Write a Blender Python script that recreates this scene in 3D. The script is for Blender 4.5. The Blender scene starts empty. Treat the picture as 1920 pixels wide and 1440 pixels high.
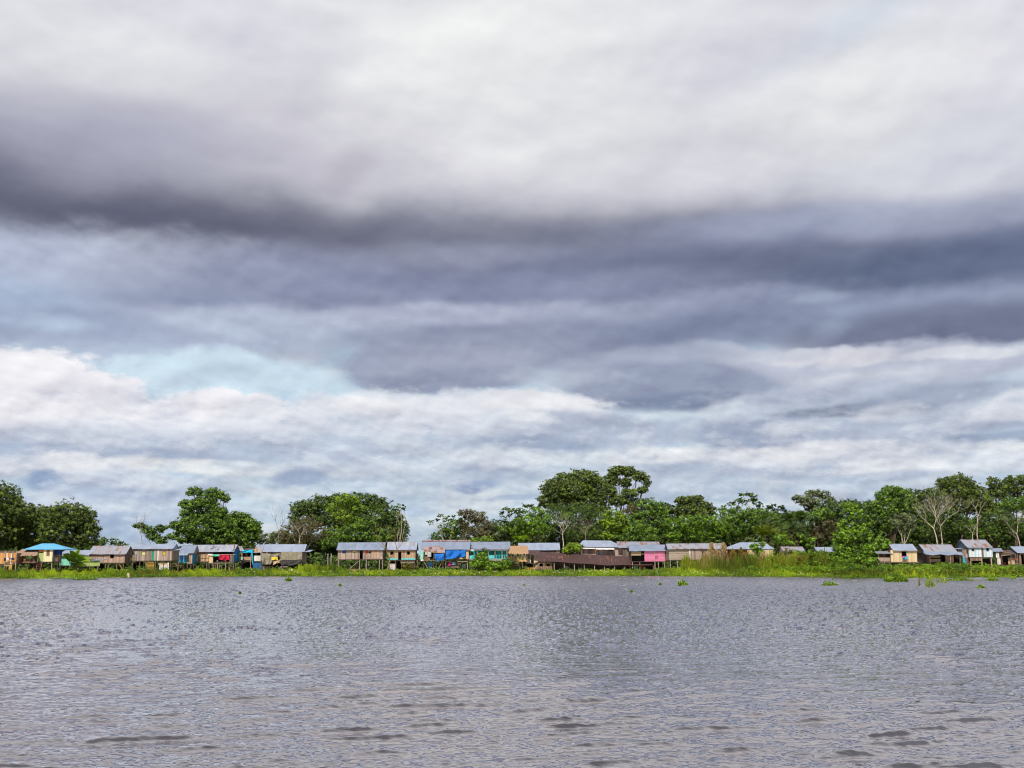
import bpy, bmesh, math, random
import numpy as np
from mathutils import Vector, Matrix

S = bpy.context.scene
COL = S.collection
# ------------------------------------------------------------------ camera
F = 2060.0                      # focal length in photo pixels (1920 wide)
CAM_H = 2.2
HORIZ = 1062.0
PITCH = math.atan((HORIZ - 720.0) / F)
cam_d = bpy.data.cameras.new('camera')
cam_d.sensor_width = 36.0
cam_d.lens = 36.0 * F / 1920.0
cam_d.clip_start = 0.1
cam_d.clip_end = 5000.0
cam = bpy.data.objects.new('camera', cam_d)
COL.objects.link(cam)
cam.location = (0, 0, CAM_H)
cam.rotation_euler = (math.pi / 2 + PITCH, 0, 0)
S.camera = cam
S.view_settings.view_transform = 'Standard'
S.view_settings.look = 'None'
S.view_settings.gamma = 1.0
S.view_settings.exposure = 0.0
S.view_settings.use_curve_mapping = False
S.cycles.use_denoising = True
S.cycles.filter_width = 1.05
S.cycles.use_adaptive_sampling = True
S.cycles.adaptive_threshold = 0.02
S.cycles.adaptive_min_samples = 12
S.cycles.max_bounces = 6
S.cycles.diffuse_bounces = 3
S.cycles.glossy_bounces = 3
S.cycles.transmission_bounces = 3
S.cycles.sample_clamp_indirect = 4.0

def ray(px, py):
    x = (px - 960.0) / F
    y = (720.0 - py) / F
    ca, sa = math.cos(PITCH), math.sin(PITCH)
    return (x, ca - y * sa, sa + y * ca)

def at(px, py, Y):
    """point on the photo ray px,py that lies at world distance Y"""
    d = ray(px, py)
    t = Y / d[1]
    return Vector((d[0] * t, Y, CAM_H + d[2] * t))

def ground(px, py, z=0.0):
    d = ray(px, py)
    t = (z - CAM_H) / d[2]
    return Vector((d[0] * t, d[1] * t, z))

def lin(c):
    out = []
    for v in c[:3]:
        v = v / 255.0
        out.append(v / 12.92 if v <= 0.04045 else ((v + 0.055) / 1.055) ** 2.4)
    return tuple(out) + (1.0,)

# ------------------------------------------------------------------ sun + sky
SUN_EL = math.radians(52)
SUN_AZ = math.radians(193)      # compass style: 0 = +Y, the sun stands behind the boat, a little left
sd = Vector((math.sin(SUN_AZ) * math.cos(SUN_EL), math.cos(SUN_AZ) * math.cos(SUN_EL), math.sin(SUN_EL)))
sun_d = bpy.data.lights.new('sun', 'SUN')
sun_d.energy = 5.0
sun_d.angle = math.radians(1.0)
sun_d.color = (1.0, 0.93, 0.82)
sun = bpy.data.objects.new('sun', sun_d)
COL.objects.link(sun)
sun.rotation_euler = sd.to_track_quat('Z', 'Y').to_euler()

world = bpy.data.worlds.new('World')
S.world = world
world.use_nodes = True
world.cycles.sampling_method = 'MANUAL'
world.cycles.sample_map_resolution = 512
wt = world.node_tree
wt.nodes.clear()

class N:
    """tiny node-graph helper"""
    def __init__(s, tree):
        s.t = tree
    def new(s, kind, **kw):
        n = s.t.nodes.new(kind)
        for k, v in kw.items():
            setattr(n, k, v)
        return n
    def put(s, sock, v):
        if v is None:
            return
        if isinstance(v, bpy.types.NodeSocket):
            s.t.links.new(v, sock)
        else:
            sock.default_value = v
    def math(s, op, a, b=None, c=None, clamp=False):
        n = s.new('ShaderNodeMath', operation=op, use_clamp=clamp)
        s.put(n.inputs[0], a); s.put(n.inputs[1], b); s.put(n.inputs[2], c)
        return n.outputs[0]
    def vmath(s, op, a, b=None):
        n = s.new('ShaderNodeVectorMath', operation=op)
        s.put(n.inputs[0], a); s.put(n.inputs[1], b)
        return n.outputs['Value'] if op in ('LENGTH', 'DOT_PRODUCT', 'DISTANCE') else n.outputs[0]
    def comb(s, x, y, z=0.0):
        n = s.new('ShaderNodeCombineXYZ')
        s.put(n.inputs[0], x); s.put(n.inputs[1], y); s.put(n.inputs[2], z)
        return n.outputs[0]
    def sep(s, v):
        n = s.new('ShaderNodeSeparateXYZ'); s.put(n.inputs[0], v)
        return n.outputs
    def noise(s, vec, scale=1.0, detail=6.0, rough=0.55, dist=0.0, dim='3D', w=None):
        n = s.new('ShaderNodeTexNoise', noise_dimensions=dim)
        s.put(n.inputs['Vector'], vec)
        n.inputs['Scale'].default_value = scale
        n.inputs['Detail'].default_value = detail
        n.inputs['Roughness'].default_value = rough
        n.inputs['Distortion'].default_value = dist
        if w is not None:
            s.put(n.inputs['W'], w)
        return n.outputs[0], n.outputs[1]
    def rng(s, v, a, b, c=0.0, d=1.0, smooth=True):
        n = s.new('ShaderNodeMapRange', interpolation_type='SMOOTHSTEP' if smooth else 'LINEAR')
        s.put(n.inputs[0], v); s.put(n.inputs[1], a); s.put(n.inputs[2], b); s.put(n.inputs[3], c); s.put(n.inputs[4], d)
        return n.outputs[0]
    def mix(s, fac, a, b, mode='MIX'):
        n = s.new('ShaderNodeMix', data_type='RGBA', blend_type=mode)
        s.put(n.inputs[0], fac); s.put(n.inputs[6], a); s.put(n.inputs[7], b)
        return n.outputs[2]
    def ramp(s, fac, stops, interp='LINEAR'):
        n = s.new('ShaderNodeValToRGB')
        r = n.color_ramp
        r.interpolation = interp
        while len(r.elements) < len(stops):
            r.elements.new(0.5)
        for e, (p, c) in zip(r.elements, stops):
            e.position = p
            e.color = c
        s.put(n.inputs[0], fac)
        return n.outputs[0]

W = N(wt)
geo = W.new('ShaderNodeTexCoord').outputs['Generated']
dx, dy, dz = W.sep(geo)[:3]
azim = W.math('MULTIPLY', W.math('ARCTAN2', dx, dy), 57.29578)          # degrees from +Y
elev = W.math('MULTIPLY', W.math('ARCSINE', dz), 57.29578)

def sky_deg(px, py):
    d = Vector(ray(px, py)).normalized()
    return math.degrees(math.atan2(d.x, d.y)), math.degrees(math.asin(d.z))

# cloud noises live on the dome: degrees of azimuth and elevation, a little flattened towards the horizon
c_cu = W.comb(W.math('MULTIPLY', azim, 0.36), W.math('MULTIPLY', elev, 0.62), 3.7)
n_cu = W.noise(c_cu, 1.0, 7.0, 0.55, 0.0)[0]
n_ce = W.noise(W.vmath('ADD', c_cu, (0.0, 0.0, 0.0)), 1.0, 3.0, 0.45, 0.0)[0]
n_cu2 = W.noise(W.vmath('ADD', c_cu, (-0.08, 0.26, 0.0)), 1.0, 3.0, 0.45, 0.0)[0]
c_so = W.comb(W.math('MULTIPLY', azim, 0.15), W.math('MULTIPLY', elev, 0.27), 9.1)
n_so = W.noise(c_so, 1.0, 4.0, 0.45, 0.0)[0]
n_so2 = W.noise(W.vmath('ADD', c_so, (-0.06, 0.20, 0.0)), 1.0, 4.0, 0.45, 0.0)[0]
n_pf = W.noise(W.comb(W.math('MULTIPLY', azim, 0.44), W.math('MULTIPLY', elev, 0.92), 7.7), 1.0, 7.0, 0.62, 0.0)[0]
n_pf2 = W.noise(W.comb(W.math('MULTIPLY_ADD', azim, 0.44, -0.07), W.math('MULTIPLY_ADD', elev, 0.92, 0.22), 7.7), 1.0, 7.0, 0.62, 0.0)[0]
n_fi = n_cu
n_st = W.noise(W.comb(W.math('MULTIPLY', azim, 0.16), W.math('MULTIPLY', elev, 0.52), 1.3), 1.0, 6.0, 0.55, 0.0)[0]
w_cu = W.comb(W.math('MULTIPLY_ADD', W.math('SUBTRACT', n_so, 0.5), 2.5, azim),
              W.math('MULTIPLY_ADD', W.math('SUBTRACT', n_so2, 0.5), 1.2, elev))
w_so = w_cu

sky = W.new('ShaderNodeTexSky', sky_type='NISHITA')
sky.sun_disc = False
sky.sun_elevation = SUN_EL
sky.sun_rotation = SUN_AZ
sky.altitude = 100.0
sky.air_density = 1.0
sky.dust_density = 1.5
sky.ozone_density = 1.5
SKY_K = 0.10                    # background strength
CK = 1.0 / SKY_K                # clouds are stated in display units

def cl(c):
    l = lin(c)
    return (l[0] * CK, l[1] * CK, l[2] * CK, 1.0)

# thin high veil over the blue, thicker low down
veil = W.ramp(W.rng(elev, 0.0, 30.0, smooth=False), [
    (0.0, cl((206, 220, 232))), (0.06, cl((190, 208, 225))), (0.14, cl((188, 204, 222))), (0.22, cl((202, 214, 228))),
    (0.36, cl((192, 218, 234))), (0.5, cl((170, 180, 200))), (1.0, cl((222, 222, 228)))])
veil = W.mix(W.rng(n_st, 0.44, 0.66, 0.0, 0.85), veil, cl((218, 223, 230)))
veil = W.mix(W.rng(n_st, 0.46, 0.30, 0.0, 0.7), veil, cl((172, 189, 211)))
cur = W.mix(0.88, sky.outputs[0], veil)
# overcast deck; unseen sky aside and behind kept darker to cut fill light
over = W.mix(W.rng(n_so, 0.3, 0.72), cl((196, 196, 208)), cl((236, 236, 238)))
cur = W.mix(W.rng(elev, 12.0, 17.0), cur, over)
cur = W.mix(W.rng(W.math('ABSOLUTE', azim), 32.0, 48.0), cur, W.mix(n_cu, cl((120, 128, 148)), cl((185, 188, 198))))

cur = W.mix(W.rng(elev, 34.0, 74.0), cur, W.mix(n_cu, cl((112, 116, 132)), cl((150, 153, 166))))  # unseen zenith darkened for less fill and dark wave faces
# (px, py, rx, ry, tilt, colour, softness, noise, opacity, kind)   kind: s soft deck, c cumulus, f flat streaky
STROKES = [
 # broad tone of the storm deck
 (960, 520, 1700, 150, 0, (150, 157, 182), .9, .3, 1.0, 's'),
 (1300, 480, 1000, 95, 1, (128, 134, 160), 1.2, .4, 1.0, 's'),
 (-60, 545, 640, 120, 0, (180, 189, 211), .7, .5, .95, 'c'),
 (120, 355, 900, 80, -2, (116, 116, 133), .9, .25, 1.0, 's'),
 (1050, 400, 800, 62, 0, (127, 130, 148), 1.1, .3, .95, 's'),
 (150, 372, 520, 46, -2, (99, 101, 121), 1.0, .25, .95, 's'),
 # light upper deck coming down to the band
 (960, 80, 1500, 232, 0, (222, 222, 228), 1.1, .35, 1.0, 's'),
 (640, 258, 600, 90, -4, (203, 201, 211), 1.5, .5, .95, 's'),
 (1330, 268, 640, 92, -1, (214, 213, 221), 1.6, .45, 1.0, 's'),
 (1800, 295, 340, 85, -3, (212, 213, 223), 1.6, .45, 1.0, 's'),
 (900, 100, 280, 160, 0, (237, 237, 237), 1.4, .9, .85, 's'),
 (420, 60, 200, 70, 0, (219, 218, 227), 1.4, .9, .6, 's'),
 (250, 110, 160, 60, 0, (229, 229, 232), 1.4, .9, .6, 's'),
 (1330, 160, 200, 80, 20, (214, 213, 223), 1.4, .9, .6, 's'),
 (1600, 45, 160, 34, 20, (208, 215, 227), 1.4, .7, .7, 's'),
 (1860, 60, 170, 80, 10, (231, 229, 238), 1.4, .7, .6, 's'),
 (1640, 150, 220, 60, 8, (233, 233, 234), 1.4, .8, .75, 's'),
 (1540, 255, 170, 60, 0, (227, 227, 229), 1.4, .9, .7, 's'),
 (1180, 235, 130, 55, 0, (226, 226, 228), 1.4, .9, .6, 's'),
 (110, 262, 330, 60, 0, (160, 160, 180), 1.5, .6, .8, 's'),
 (270, 235, 170, 40, 0, (178, 178, 196), 1.5, .8, .6, 's'),
 (560, 325, 130, 40, -12, (196, 193, 205), 1.3, .7, .6, 's'),
 (650, 320, 60, 30, 40, (168, 164, 176), 1.4, .7, .4, 's'),
 # mid structure of the deck
 (900, 478, 150, 20, 0, (154, 159, 182), 1.3, .8, .6, 's'),
 (1420, 425, 260, 30, 0, (150, 156, 182), 1.4, .7, .7, 's'),
 (1380, 498, 330, 34, 1, (106, 113, 137), 1.2, .4, .85, 's'),
 (1820, 492, 330, 44, 2, (96, 108, 136), 1.2, .4, .9, 's'),
 (1700, 405, 300, 24, -2, (160, 168, 192), 1.4, .6, .6, 's'),
 (280, 490, 170, 46, 0, (190, 196, 214), 1.2, .7, .7, 'c'),
 (60, 470, 160, 36, 0, (184, 192, 214), 1.2, .7, .6, 'c'),
 (40, 560, 110, 34, 0, (165, 185, 212), 1.3, .7, .6, 'c'),
 (390, 565, 200, 28, -2, (140, 149, 176), 1.2, .6, .8, 'c'),
 (560, 500, 200, 40, 0, (150, 156, 182), 1.3, .6, .7, 's'),
 (700, 545, 420, 30, -1, (136, 143, 170), 1.1, .4, .85, 's'),
 (1050, 540, 300, 30, 2, (136, 143, 170), 1.1, .4, .7, 's'),
 (120, 610, 220, 32, 0, (160, 171, 197), 1.1, .6, .85, 'c'),
 (95, 612, 55, 16, 0, (186, 204, 224), 1.3, .8, .7, 'c'),
 (780, 594, 420, 22, 1, (180, 186, 207), 1.0, .5, .85, 'c'),
 (460, 605, 150, 26, 0, (186, 197, 216), 1.1, .7, .7, 'c'),
 (1180, 585, 200, 20, 6, (162, 169, 192), 1.2, .6, .7, 'c'),
 (1380, 560, 160, 18, 4, (150, 158, 184), 1.2, .6, .6, 'c'),
 (1200, 625, 460, 34, 3, (138, 146, 171), .9, .4, .95, 'c'),
 (940, 650, 280, 38, 0, (147, 154, 178), .8, .45, .95, 'c'),
 (1400, 612, 230, 30, 3, (126, 135, 162), 1.0, .4, .9, 'c'),
 (1660, 575, 260, 24, -1, (142, 151, 178), 1.1, .5, .7, 'c'),
 (1830, 612, 300, 42, 0, (118, 125, 150), .6, .3, 1.0, 'c'),
 (1530, 560, 50, 10, 0, (176, 192, 212), 1.4, .8, .35, 'c'),
 (1580, 602, 34, 16, 30, (164, 180, 203), 1.4, .8, .35, 'c'),
 # lighter shelf on the right, y 650-720
 (1560, 690, 480, 42, 0, (188, 193, 210), .6, .4, 1.0, 'c'),
 (1510, 664, 80, 16, 6, (218, 218, 226), .9, .6, .8, 'c'),
 (1610, 666, 70, 18, 0, (220, 219, 226), .9, .6, .8, 'c'),
 (1800, 664, 140, 12, 0, (218, 220, 228), .9, .6, .8, 'c'),
 (1420, 668, 140, 14, 4, (196, 200, 214), 1.1, .6, .7, 'c'),
 (1620, 716, 140, 20, 0, (204, 206, 217), 1.2, .6, .6, 'c'),
 (1190, 678, 160, 26, 3, (166, 173, 194), .9, .5, .85, 'c'),
 (810, 692, 215, 46, 0, (154, 161, 184), .5, .4, 1.0, 'c'),
 (770, 722, 140, 14, 0, (143, 152, 176), 1.1, .4, .7, 'c'),
 (880, 668, 160, 20, 0, (164, 170, 190), 1.2, .6, .6, 'c'),
 (1260, 724, 215, 40, -4, (150, 159, 182), .6, .4, 1.0, 'c'),
 (1290, 752, 150, 16, -2, (126, 138, 165), 1.1, .35, .85, 'c'),
 (1680, 745, 260, 32, 0, (176, 184, 203), .9, .5, .85, 'c'),
 (1590, 768, 140, 12, 2, (134, 145, 167), 1.0, .4, .9, 'c'),
 (1800, 738, 150, 16, 3, (162, 172, 194), 1.1, .6, .7, 'c'),
 (1060, 705, 110, 16, 0, (190, 197, 213), 1.2, .6, .6, 'c'),
 # pale blue opening
 (410, 708, 200, 48, 0, (203, 222, 236), .7, .5, 1.0, 'c'),
 (570, 745, 80, 24, 0, (202, 222, 236), .7, .5, 1.0, 'c'),
 # left white cumulus bank
 (50, 755, 200, 90, -6, (236, 234, 240), .22, .42, 1.0, 'p'),
 (190, 760, 100, 62, 0, (236, 234, 240), .22, .45, 1.0, 'p'),
 (330, 790, 160, 46, 0, (232, 231, 238), .24, .42, 1.0, 'p'),
 (400, 762, 56, 34, 0, (235, 233, 239), .22, .45, 1.0, 'p'),
 (480, 778, 52, 34, 0, (230, 230, 237), .24, .45, 1.0, 'p'),
 (840, 780, 330, 40, 0, (224, 226, 234), .5, .5, 1.0, 'p'),
 (620, 805, 260, 22, 0, (218, 221, 231), .8, .5, .9, 'p'),
 (1010, 752, 110, 26, 0, (230, 230, 236), .45, .5, 1.0, 'p'),
 (300, 838, 620, 34, 0, (194, 203, 219), 1.0, .4, .9, 'p'),
 (160, 850, 380, 16, 0, (172, 184, 206), 1.1, .4, .85, 'c'),
 (620, 845, 200, 14, 0, (180, 191, 210), 1.1, .5, .7, 'c'),
 (940, 832, 300, 22, 0, (188, 198, 215), 1.1, .5, .8, 'c'),
 (1120, 800, 200, 30, -3, (174, 184, 204), .9, .4, .9, 'c'),
 (1010, 828, 120, 11, 0, (158, 171, 194), 1.1, .4, .8, 'c'),
 (880, 795, 130, 16, 0, (204, 209, 222), 1.2, .6, .7, 'c'),
 (1350, 782, 70, 24, 20, (204, 212, 223), 1.1, .6, .7, 'c'),
 (1440, 812, 150, 34, 0, (168, 179, 200), .7, .45, 1.0, 'c'),
 (1430, 838, 100, 9, 0, (150, 163, 188), 1.1, .4, .8, 'c'),
 (1740, 805, 280, 30, 2, (178, 187, 206), .8, .5, .9, 'c'),
 (1840, 833, 180, 14, 2, (152, 165, 189), 1.0, .35, .9, 'c'),
 (1890, 768, 90, 28, 12, (214, 217, 227), .8, .6, .9, 'c'),
 (1520, 868, 280, 34, 1, (208, 212, 223), .6, .5, .95, 'c'),
 (1500, 846, 120, 14, 3, (224, 224, 230), .9, .6, .8, 'c'),
 (1510, 886, 190, 12, 0, (174, 186, 206), 1.0, .4, .9, 'c'),
 (1790, 870, 200, 22, 2, (208, 213, 224), .8, .5, .85, 'c'),
 (1385, 858, 60, 24, 0, (222, 222, 228), .8, .6, .8, 'c'),
 (1100, 856, 280, 16, 0, (216, 222, 229), 1.1, .5, .8, 'c'),
 (1260, 890, 180, 30, 0, (192, 200, 215), 1.0, .5, .7, 'c'),
 (1450, 925, 360, 18, 0, (178, 190, 209), 1.2, .5, .6, 'c'),
 # low clouds near the horizon, left and middle
 (320, 868, 130, 13, 0, (226, 227, 229), .9, .5, .85, 'c'),
 (560, 884, 140, 14, 0, (222, 226, 229), 1.0, .5, .75, 'c'),
 (110, 885, 150, 24, 0, (214, 217, 227), .8, .5, .9, 'c'),
 (230, 945, 170, 52, 0, (190, 202, 220), .6, .4, .95, 'c'),
 (170, 985, 200, 24, 0, (168, 186, 211), 1.1, .4, .8, 'c'),
 (66, 907, 32, 19, 6, (146, 164, 194), .9, .4, 1.0, 'c'),
 (160, 903, 66, 11, 0, (168, 183, 207), 1.0, .4, .85, 'c'),
 (560, 897, 52, 20, 10, (158, 173, 200), .9, .5, .9, 'c'),
 (530, 872, 110, 13, 0, (184, 195, 212), 1.1, .5, .7, 'c'),
 (740, 884, 130, 20, 2, (194, 202, 216), 1.1, .5, .7, 'c'),
 (920, 888, 60, 27, 10, (182, 191, 209), .8, .5, .9, 'c'),
 (898, 911, 48, 11, 3, (154, 170, 199), .9, .4, .95, 'c'),
 (960, 932, 60, 5, 0, (166, 182, 206), 1.0, .4, .7, 'c'),
 (785, 960, 36, 10, 0, (176, 192, 214), 1.1, .4, .7, 'c'),
 # distinct small cumulus with bright tops over grey bases
 (130, 868, 60, 16, 0, (226, 227, 233), .6, .5, .9, 'p'),
 (250, 905, 110, 20, 0, (206, 213, 226), .7, .5, .8, 'p'),
 (255, 925, 100, 10, 0, (168, 184, 209), .9, .4, .8, 'p'),
 (940, 868, 40, 16, 15, (206, 212, 224), .7, .5, .8, 'p'),
 (1000, 780, 60, 12, 0, (226, 228, 234), .7, .5, .8, 'p'),
 (1230, 858, 90, 16, 0, (226, 227, 232), .7, .5, .8, 'p'),
 (1240, 882, 110, 11, 0, (176, 188, 208), .9, .4, .8, 'p'),
 (1640, 880, 110, 14, 0, (222, 224, 231), .7, .5, .85, 'p'),
 (1650, 900, 120, 9, 0, (172, 185, 206), .9, .4, .8, 'p'),
 (1860, 850, 70, 12, 0, (220, 223, 230), .8, .5, .8, 'p'),
 (1500, 800, 70, 13, 0, (208, 213, 224), .8, .5, .8, 'p'),
 (1660, 770, 60, 14, 10, (214, 217, 226), .8, .5, .7, 'p'),
 (690, 765, 70, 16, 0, (232, 232, 237), .6, .5, .9, 'p'),
 (1100, 905, 160, 22, 0, (188, 198, 214), 1.1, .5, .6, 'c'),
]
def stroke(cur, px, py, rx, ry, tilt, col, soft, amp, op, kind):
    a, e = sky_deg(px, py)
    k = 57.29578 / F
    t_ = math.radians(tilt); ct, st_ = math.cos(t_), math.sin(t_)
    src = w_so if kind == 's' else w_cu
    du = W.vmath('DOT_PRODUCT', src, (ct / (rx * k), st_ / (rx * k), 0))
    dv = W.vmath('DOT_PRODUCT', src, (-st_ / (ry * k), ct / (ry * k), 0))
    pu = (a * ct + e * st_) / (rx * k)
    pv = (-a * st_ + e * ct) / (ry * k)
    d = W.vmath('DISTANCE', W.comb(du, dv, 0.0), (pu, pv, 0))
    nz = {'s': n_so, 'c': n_cu, 'p': n_pf}[kind]
    if kind == 'c' and py > 640:
        kind = 'p'; soft *= 0.62; amp *= 0.8
    amp *= {'s': 1.3, 'c': 2.3, 'p': 3.1}[kind]
    soft *= (1.0 if kind == 's' else 1.2)
    e_ = W.math('MULTIPLY_ADD', W.math('SUBTRACT', 0.5, nz), amp, d)
    f = W.rng(e_, 1 + soft * 0.5, 1 - soft * 0.5, 0.0, op)
    return W.mix(f, cur, cl(col))
for s_ in STROKES:
    cur = stroke(cur, *s_)
# billows: tops towards the light are brighter than their undersides
emb = W.math('MULTIPLY', W.math('SUBTRACT', n_ce, n_cu2), W.rng(elev, 13.0, 21.0, 0.75, 0.17))
emb = W.math('MULTIPLY_ADD', W.math('SUBTRACT', n_so, n_so2), W.rng(elev, 8.0, 18.0, 0.25, 0.52), emb)
low = W.rng(elev, 5.5, 11.0, 1.0, 0.0)
emb = W.math('MULTIPLY_ADD', W.math('MULTIPLY', W.math('SUBTRACT', n_pf, n_pf2), 0.80), low, emb)
puff = W.math('MULTIPLY', W.rng(n_pf, 0.48, 0.60, 0.0, 0.26), low)
cur = W.mix(puff, cur, cl((226, 228, 234)))
blue = W.math('MULTIPLY', W.rng(n_pf, 0.47, 0.34, 0.0, 0.28), low)
cur = W.mix(blue, cur, cl((168, 192, 216)))
det = W.math('ADD', emb, 1.0)
cur = W.mix(1.0, cur, W.comb(W.math('MULTIPLY', det, 0.985), W.math('MULTIPLY', det, 0.995), W.math('MULTIPLY_ADD', emb, 0.8, 1.0)), 'MULTIPLY')
cur = W.mix(W.rng(elev, -0.5, -3.0), cur, cl((70, 72, 70)))
bg = W.new('ShaderNodeBackground')
W.put(bg.inputs[0], cur)
bg.inputs[1].default_value = SKY_K
wo = W.new('ShaderNodeOutputWorld')
wt.links.new(bg.outputs[0], wo.inputs[0])

# ------------------------------------------------------------------ tagging + mesh helpers
def link(o, parent=None):
    COL.objects.link(o)
    if parent is not None:
        o.parent = parent
        o.matrix_parent_inverse = Matrix.Translation(parent.location).inverted() if False else Matrix.Identity(4)
    return o

def tag(o, label=None, cat=None, group=None, kind=None):
    if label: o['label'] = label
    if cat: o['category'] = cat
    if group: o['group'] = group
    if kind: o['kind'] = kind
    return o

def np_mesh(name, verts, faces, mat=None, attr=None, smooth=False):
    """verts (n,3); faces (m,k) int, all the same k"""
    verts = np.asarray(verts, dtype=np.float32).reshape(-1, 3)
    faces = np.asarray(faces, dtype=np.int32)
    m, k = faces.shape
    me = bpy.data.meshes.new(name)
    me.vertices.add(len(verts)); me.vertices.foreach_set('co', verts.ravel())
    me.loops.add(m * k); me.loops.foreach_set('vertex_index', faces.ravel())
    me.polygons.add(m)
    me.polygons.foreach_set('loop_start', np.arange(0, m * k, k, dtype=np.int32))
    if smooth:
        me.polygons.foreach_set('use_smooth', np.ones(m, dtype=bool))
    if attr is not None:
        a = me.attributes.new('tint', 'FLOAT', 'FACE')
        a.data.foreach_set('value', np.asarray(attr, dtype=np.float32))
    me.update(calc_edges=True)
    if mat: me.materials.append(mat)
    return me

# ------------------------------------------------------------------ water
def water():
    rows = [7.0]
    while rows[-1] < 420.0:
        r = rows[-1]
        rows.append(r + min(0.42, max(0.015, r * r * 1.7e-4)))
    rows = np.array(rows)
    nc = 1150
    ang = np.linspace(-31.0, 31.0, nc) * math.pi / 180
    R, A = np.meshgrid(rows, np.tan(ang), indexing='ij')
    X = R * A
    Y = R.copy()
    X0, Y0 = X.copy(), Y.copy()
    Z = np.zeros_like(X)
    rs = np.random.RandomState(7)
    sp = np.maximum(R * 0.0009, np.gradient(rows)[:, None] * 0.9)      # local sample spacing
    gust = 0.75 + 0.35 * np.sin(X0 * 0.11 + 1.3 * np.sin(Y0 * 0.07)) * np.sin(Y0 * 0.13 + 0.6 + np.sin(X0 * .05)) + 0.15 * np.sin(X0 * .31 + Y0 * .4)
    n = 78
    Zm = np.zeros_like(X)
    for i in range(n):
        L = 0.10 * (1.3 / 0.10) ** ((i + rs.rand()) / n)
        th = math.radians(90 + 14 + rs.normal() * (13 if 0.28 < L < 1.25 else 27))
        k = 2 * math.pi / L
        kx, ky = k * math.cos(th), k * math.sin(th)
        slope = 0.060 if L < 0.3 else 0.040
        a = slope / k
        ph = rs.rand() * 6.283
        fade = np.clip((L / (sp * 2.4)) - 0.6, 0, 1)
        arg = kx * X0 + ky * Y0 + ph
        # groups: every train comes and goes
        env = 0.55 + 0.75 * np.sin(kx * 0.13 * X0 - ky * 0.09 * Y0 + ph * 3) * np.sin(ky * 0.11 * X0 + kx * 0.15 * Y0 + ph)
        aa = a * fade * env * gust
        w = aa * np.cos(arg)
        if 0.28 < L < 1.25:
            Zm += w
        else:
            Z += w
        q = 0.9
        sn = q * aa * np.sin(arg)
        X -= sn * (kx / k)
        Y -= sn * (ky / k)
    sg = Zm[rows < 60].std()
    u = Zm / (sg + 1e-9)                       # peaked crests, long flat troughs
    kk = 0.60
    Z += sg * (np.exp(kk * np.minimum(u, 2.1 + 0.25 * np.tanh(u - 2.1))) - 1) / kk
    # far off, where the ripples are finer than the grid, the chop is carried by the grid itself
    nz = rs.normal(size=Z.shape)
    nz = (nz + np.roll(nz, 1, 1) + np.roll(nz, 2, 1) + np.roll(nz, 3, 1)) / 2.0
    Z += nz * 0.034 * np.clip((R - 22.0) / 45.0, 0, 1)
    nr = len(rows)
    verts = np.stack([X, Y, Z], -1).reshape(-1, 3)
    idx = np.arange(nr * nc).reshape(nr, nc)
    f = np.stack([idx[:-1, :-1], idx[:-1, 1:], idx[1:, 1:], idx[1:, :-1]], -1).reshape(-1, 4)
    # flat remainder: everything round the wavy fan, to the far distance
    base = len(verts)
    t = math.tan(ang[-1])
    ext = [(-7 * t, 7, 0), (7 * t, 7, 0), (rows[-1] * t, rows[-1], 0), (-rows[-1] * t, rows[-1], 0),
           (-1500, -800, 0), (1500, -800, 0), (1500, 7, 0), (1500, rows[-1], 0), (-1500, rows[-1], 0), (-1500, 7, 0), (-4000, 4500, 0), (4000, 4500, 0)]
    verts = np.vstack([verts, np.array(ext)])
    b = base
    fe = np.array([[b + 4, b + 5, b + 6, b + 9], [b + 1, b + 6, b + 7, b + 2], [b + 9, b + 0, b + 3, b + 8], [b + 8, b + 7, b + 11, b + 10]])
    f = np.vstack([f, fe])
    m = bpy.data.materials.new('river_water')
    m.use_nodes = True
    M = N(m.node_tree)
    p = m.node_tree.nodes['Principled BSDF']
    pos = M.new('ShaderNodeNewGeometry').outputs['Position']
    p.inputs['Base Color'].default_value = (0.030, 0.026, 0.028, 1)
    p.inputs['IOR'].default_value = 2.5
    dist = M.vmath('LENGTH', pos)
    p.inputs['Specular IOR Level'].default_value = 0.5
    p.inputs['Specular Tint'].default_value = (1.0, 0.955, 0.985, 1)
    M.put(p.inputs['Roughness'], M.rng(dist, 10.0, 200.0, 0.03, 0.10, smooth=False))
    st = M.vmath('MULTIPLY', pos, (0.58, 1.0, 1.0))
    # wind ripples: crossed, crest-sharpened noise at three sizes
    def crest(vec, sc, det):
        v = M.noise(vec, sc, det, 0.5, 0.0)[0]
        v = M.math('ABSOLUTE', M.math('SUBTRACT', v, 0.5))
        return M.math('SUBTRACT', 0.5, v)
    h1 = crest(st, 4.2, 2.0)
    h2 = crest(M.vmath('ADD', M.vmath('MULTIPLY', pos, (0.45, 0.9, 1.0)), (7.3, 2.1, 0.0)), 1.5, 3.0)
    h3 = crest(M.vmath('ADD', M.vmath('MULTIPLY', pos, (0.5, 1.0, 1.0)), (1.3, 5.1, 0.0)), 10.0, 1.0)
    h = M.math('MULTIPLY_ADD', h2, 1.6, h1)
    h = M.math('MULTIPLY_ADD', h3, 0.22, h)
    bmp = M.new('ShaderNodeBump')
    M.put(bmp.inputs['Strength'], M.rng(dist, 10.0, 45.0, 1.0, 1.01))
    bmp.inputs['Distance'].default_value = 0.030
    M.put(bmp.inputs['Height'], h)
    fr = M.new('ShaderNodeFresnel'); fr.inputs['IOR'].default_value = 1.45
    M.put(fr.inputs['Normal'], bmp.outputs[0])
    fac = M.math('POWER', fr.outputs[0], 0.37)
    dif = M.new('ShaderNodeBsdfDiffuse'); dif.inputs[0].default_value = (0.030, 0.025, 0.025, 1)
    M.put(dif.inputs['Normal'], bmp.outputs[0])
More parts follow.
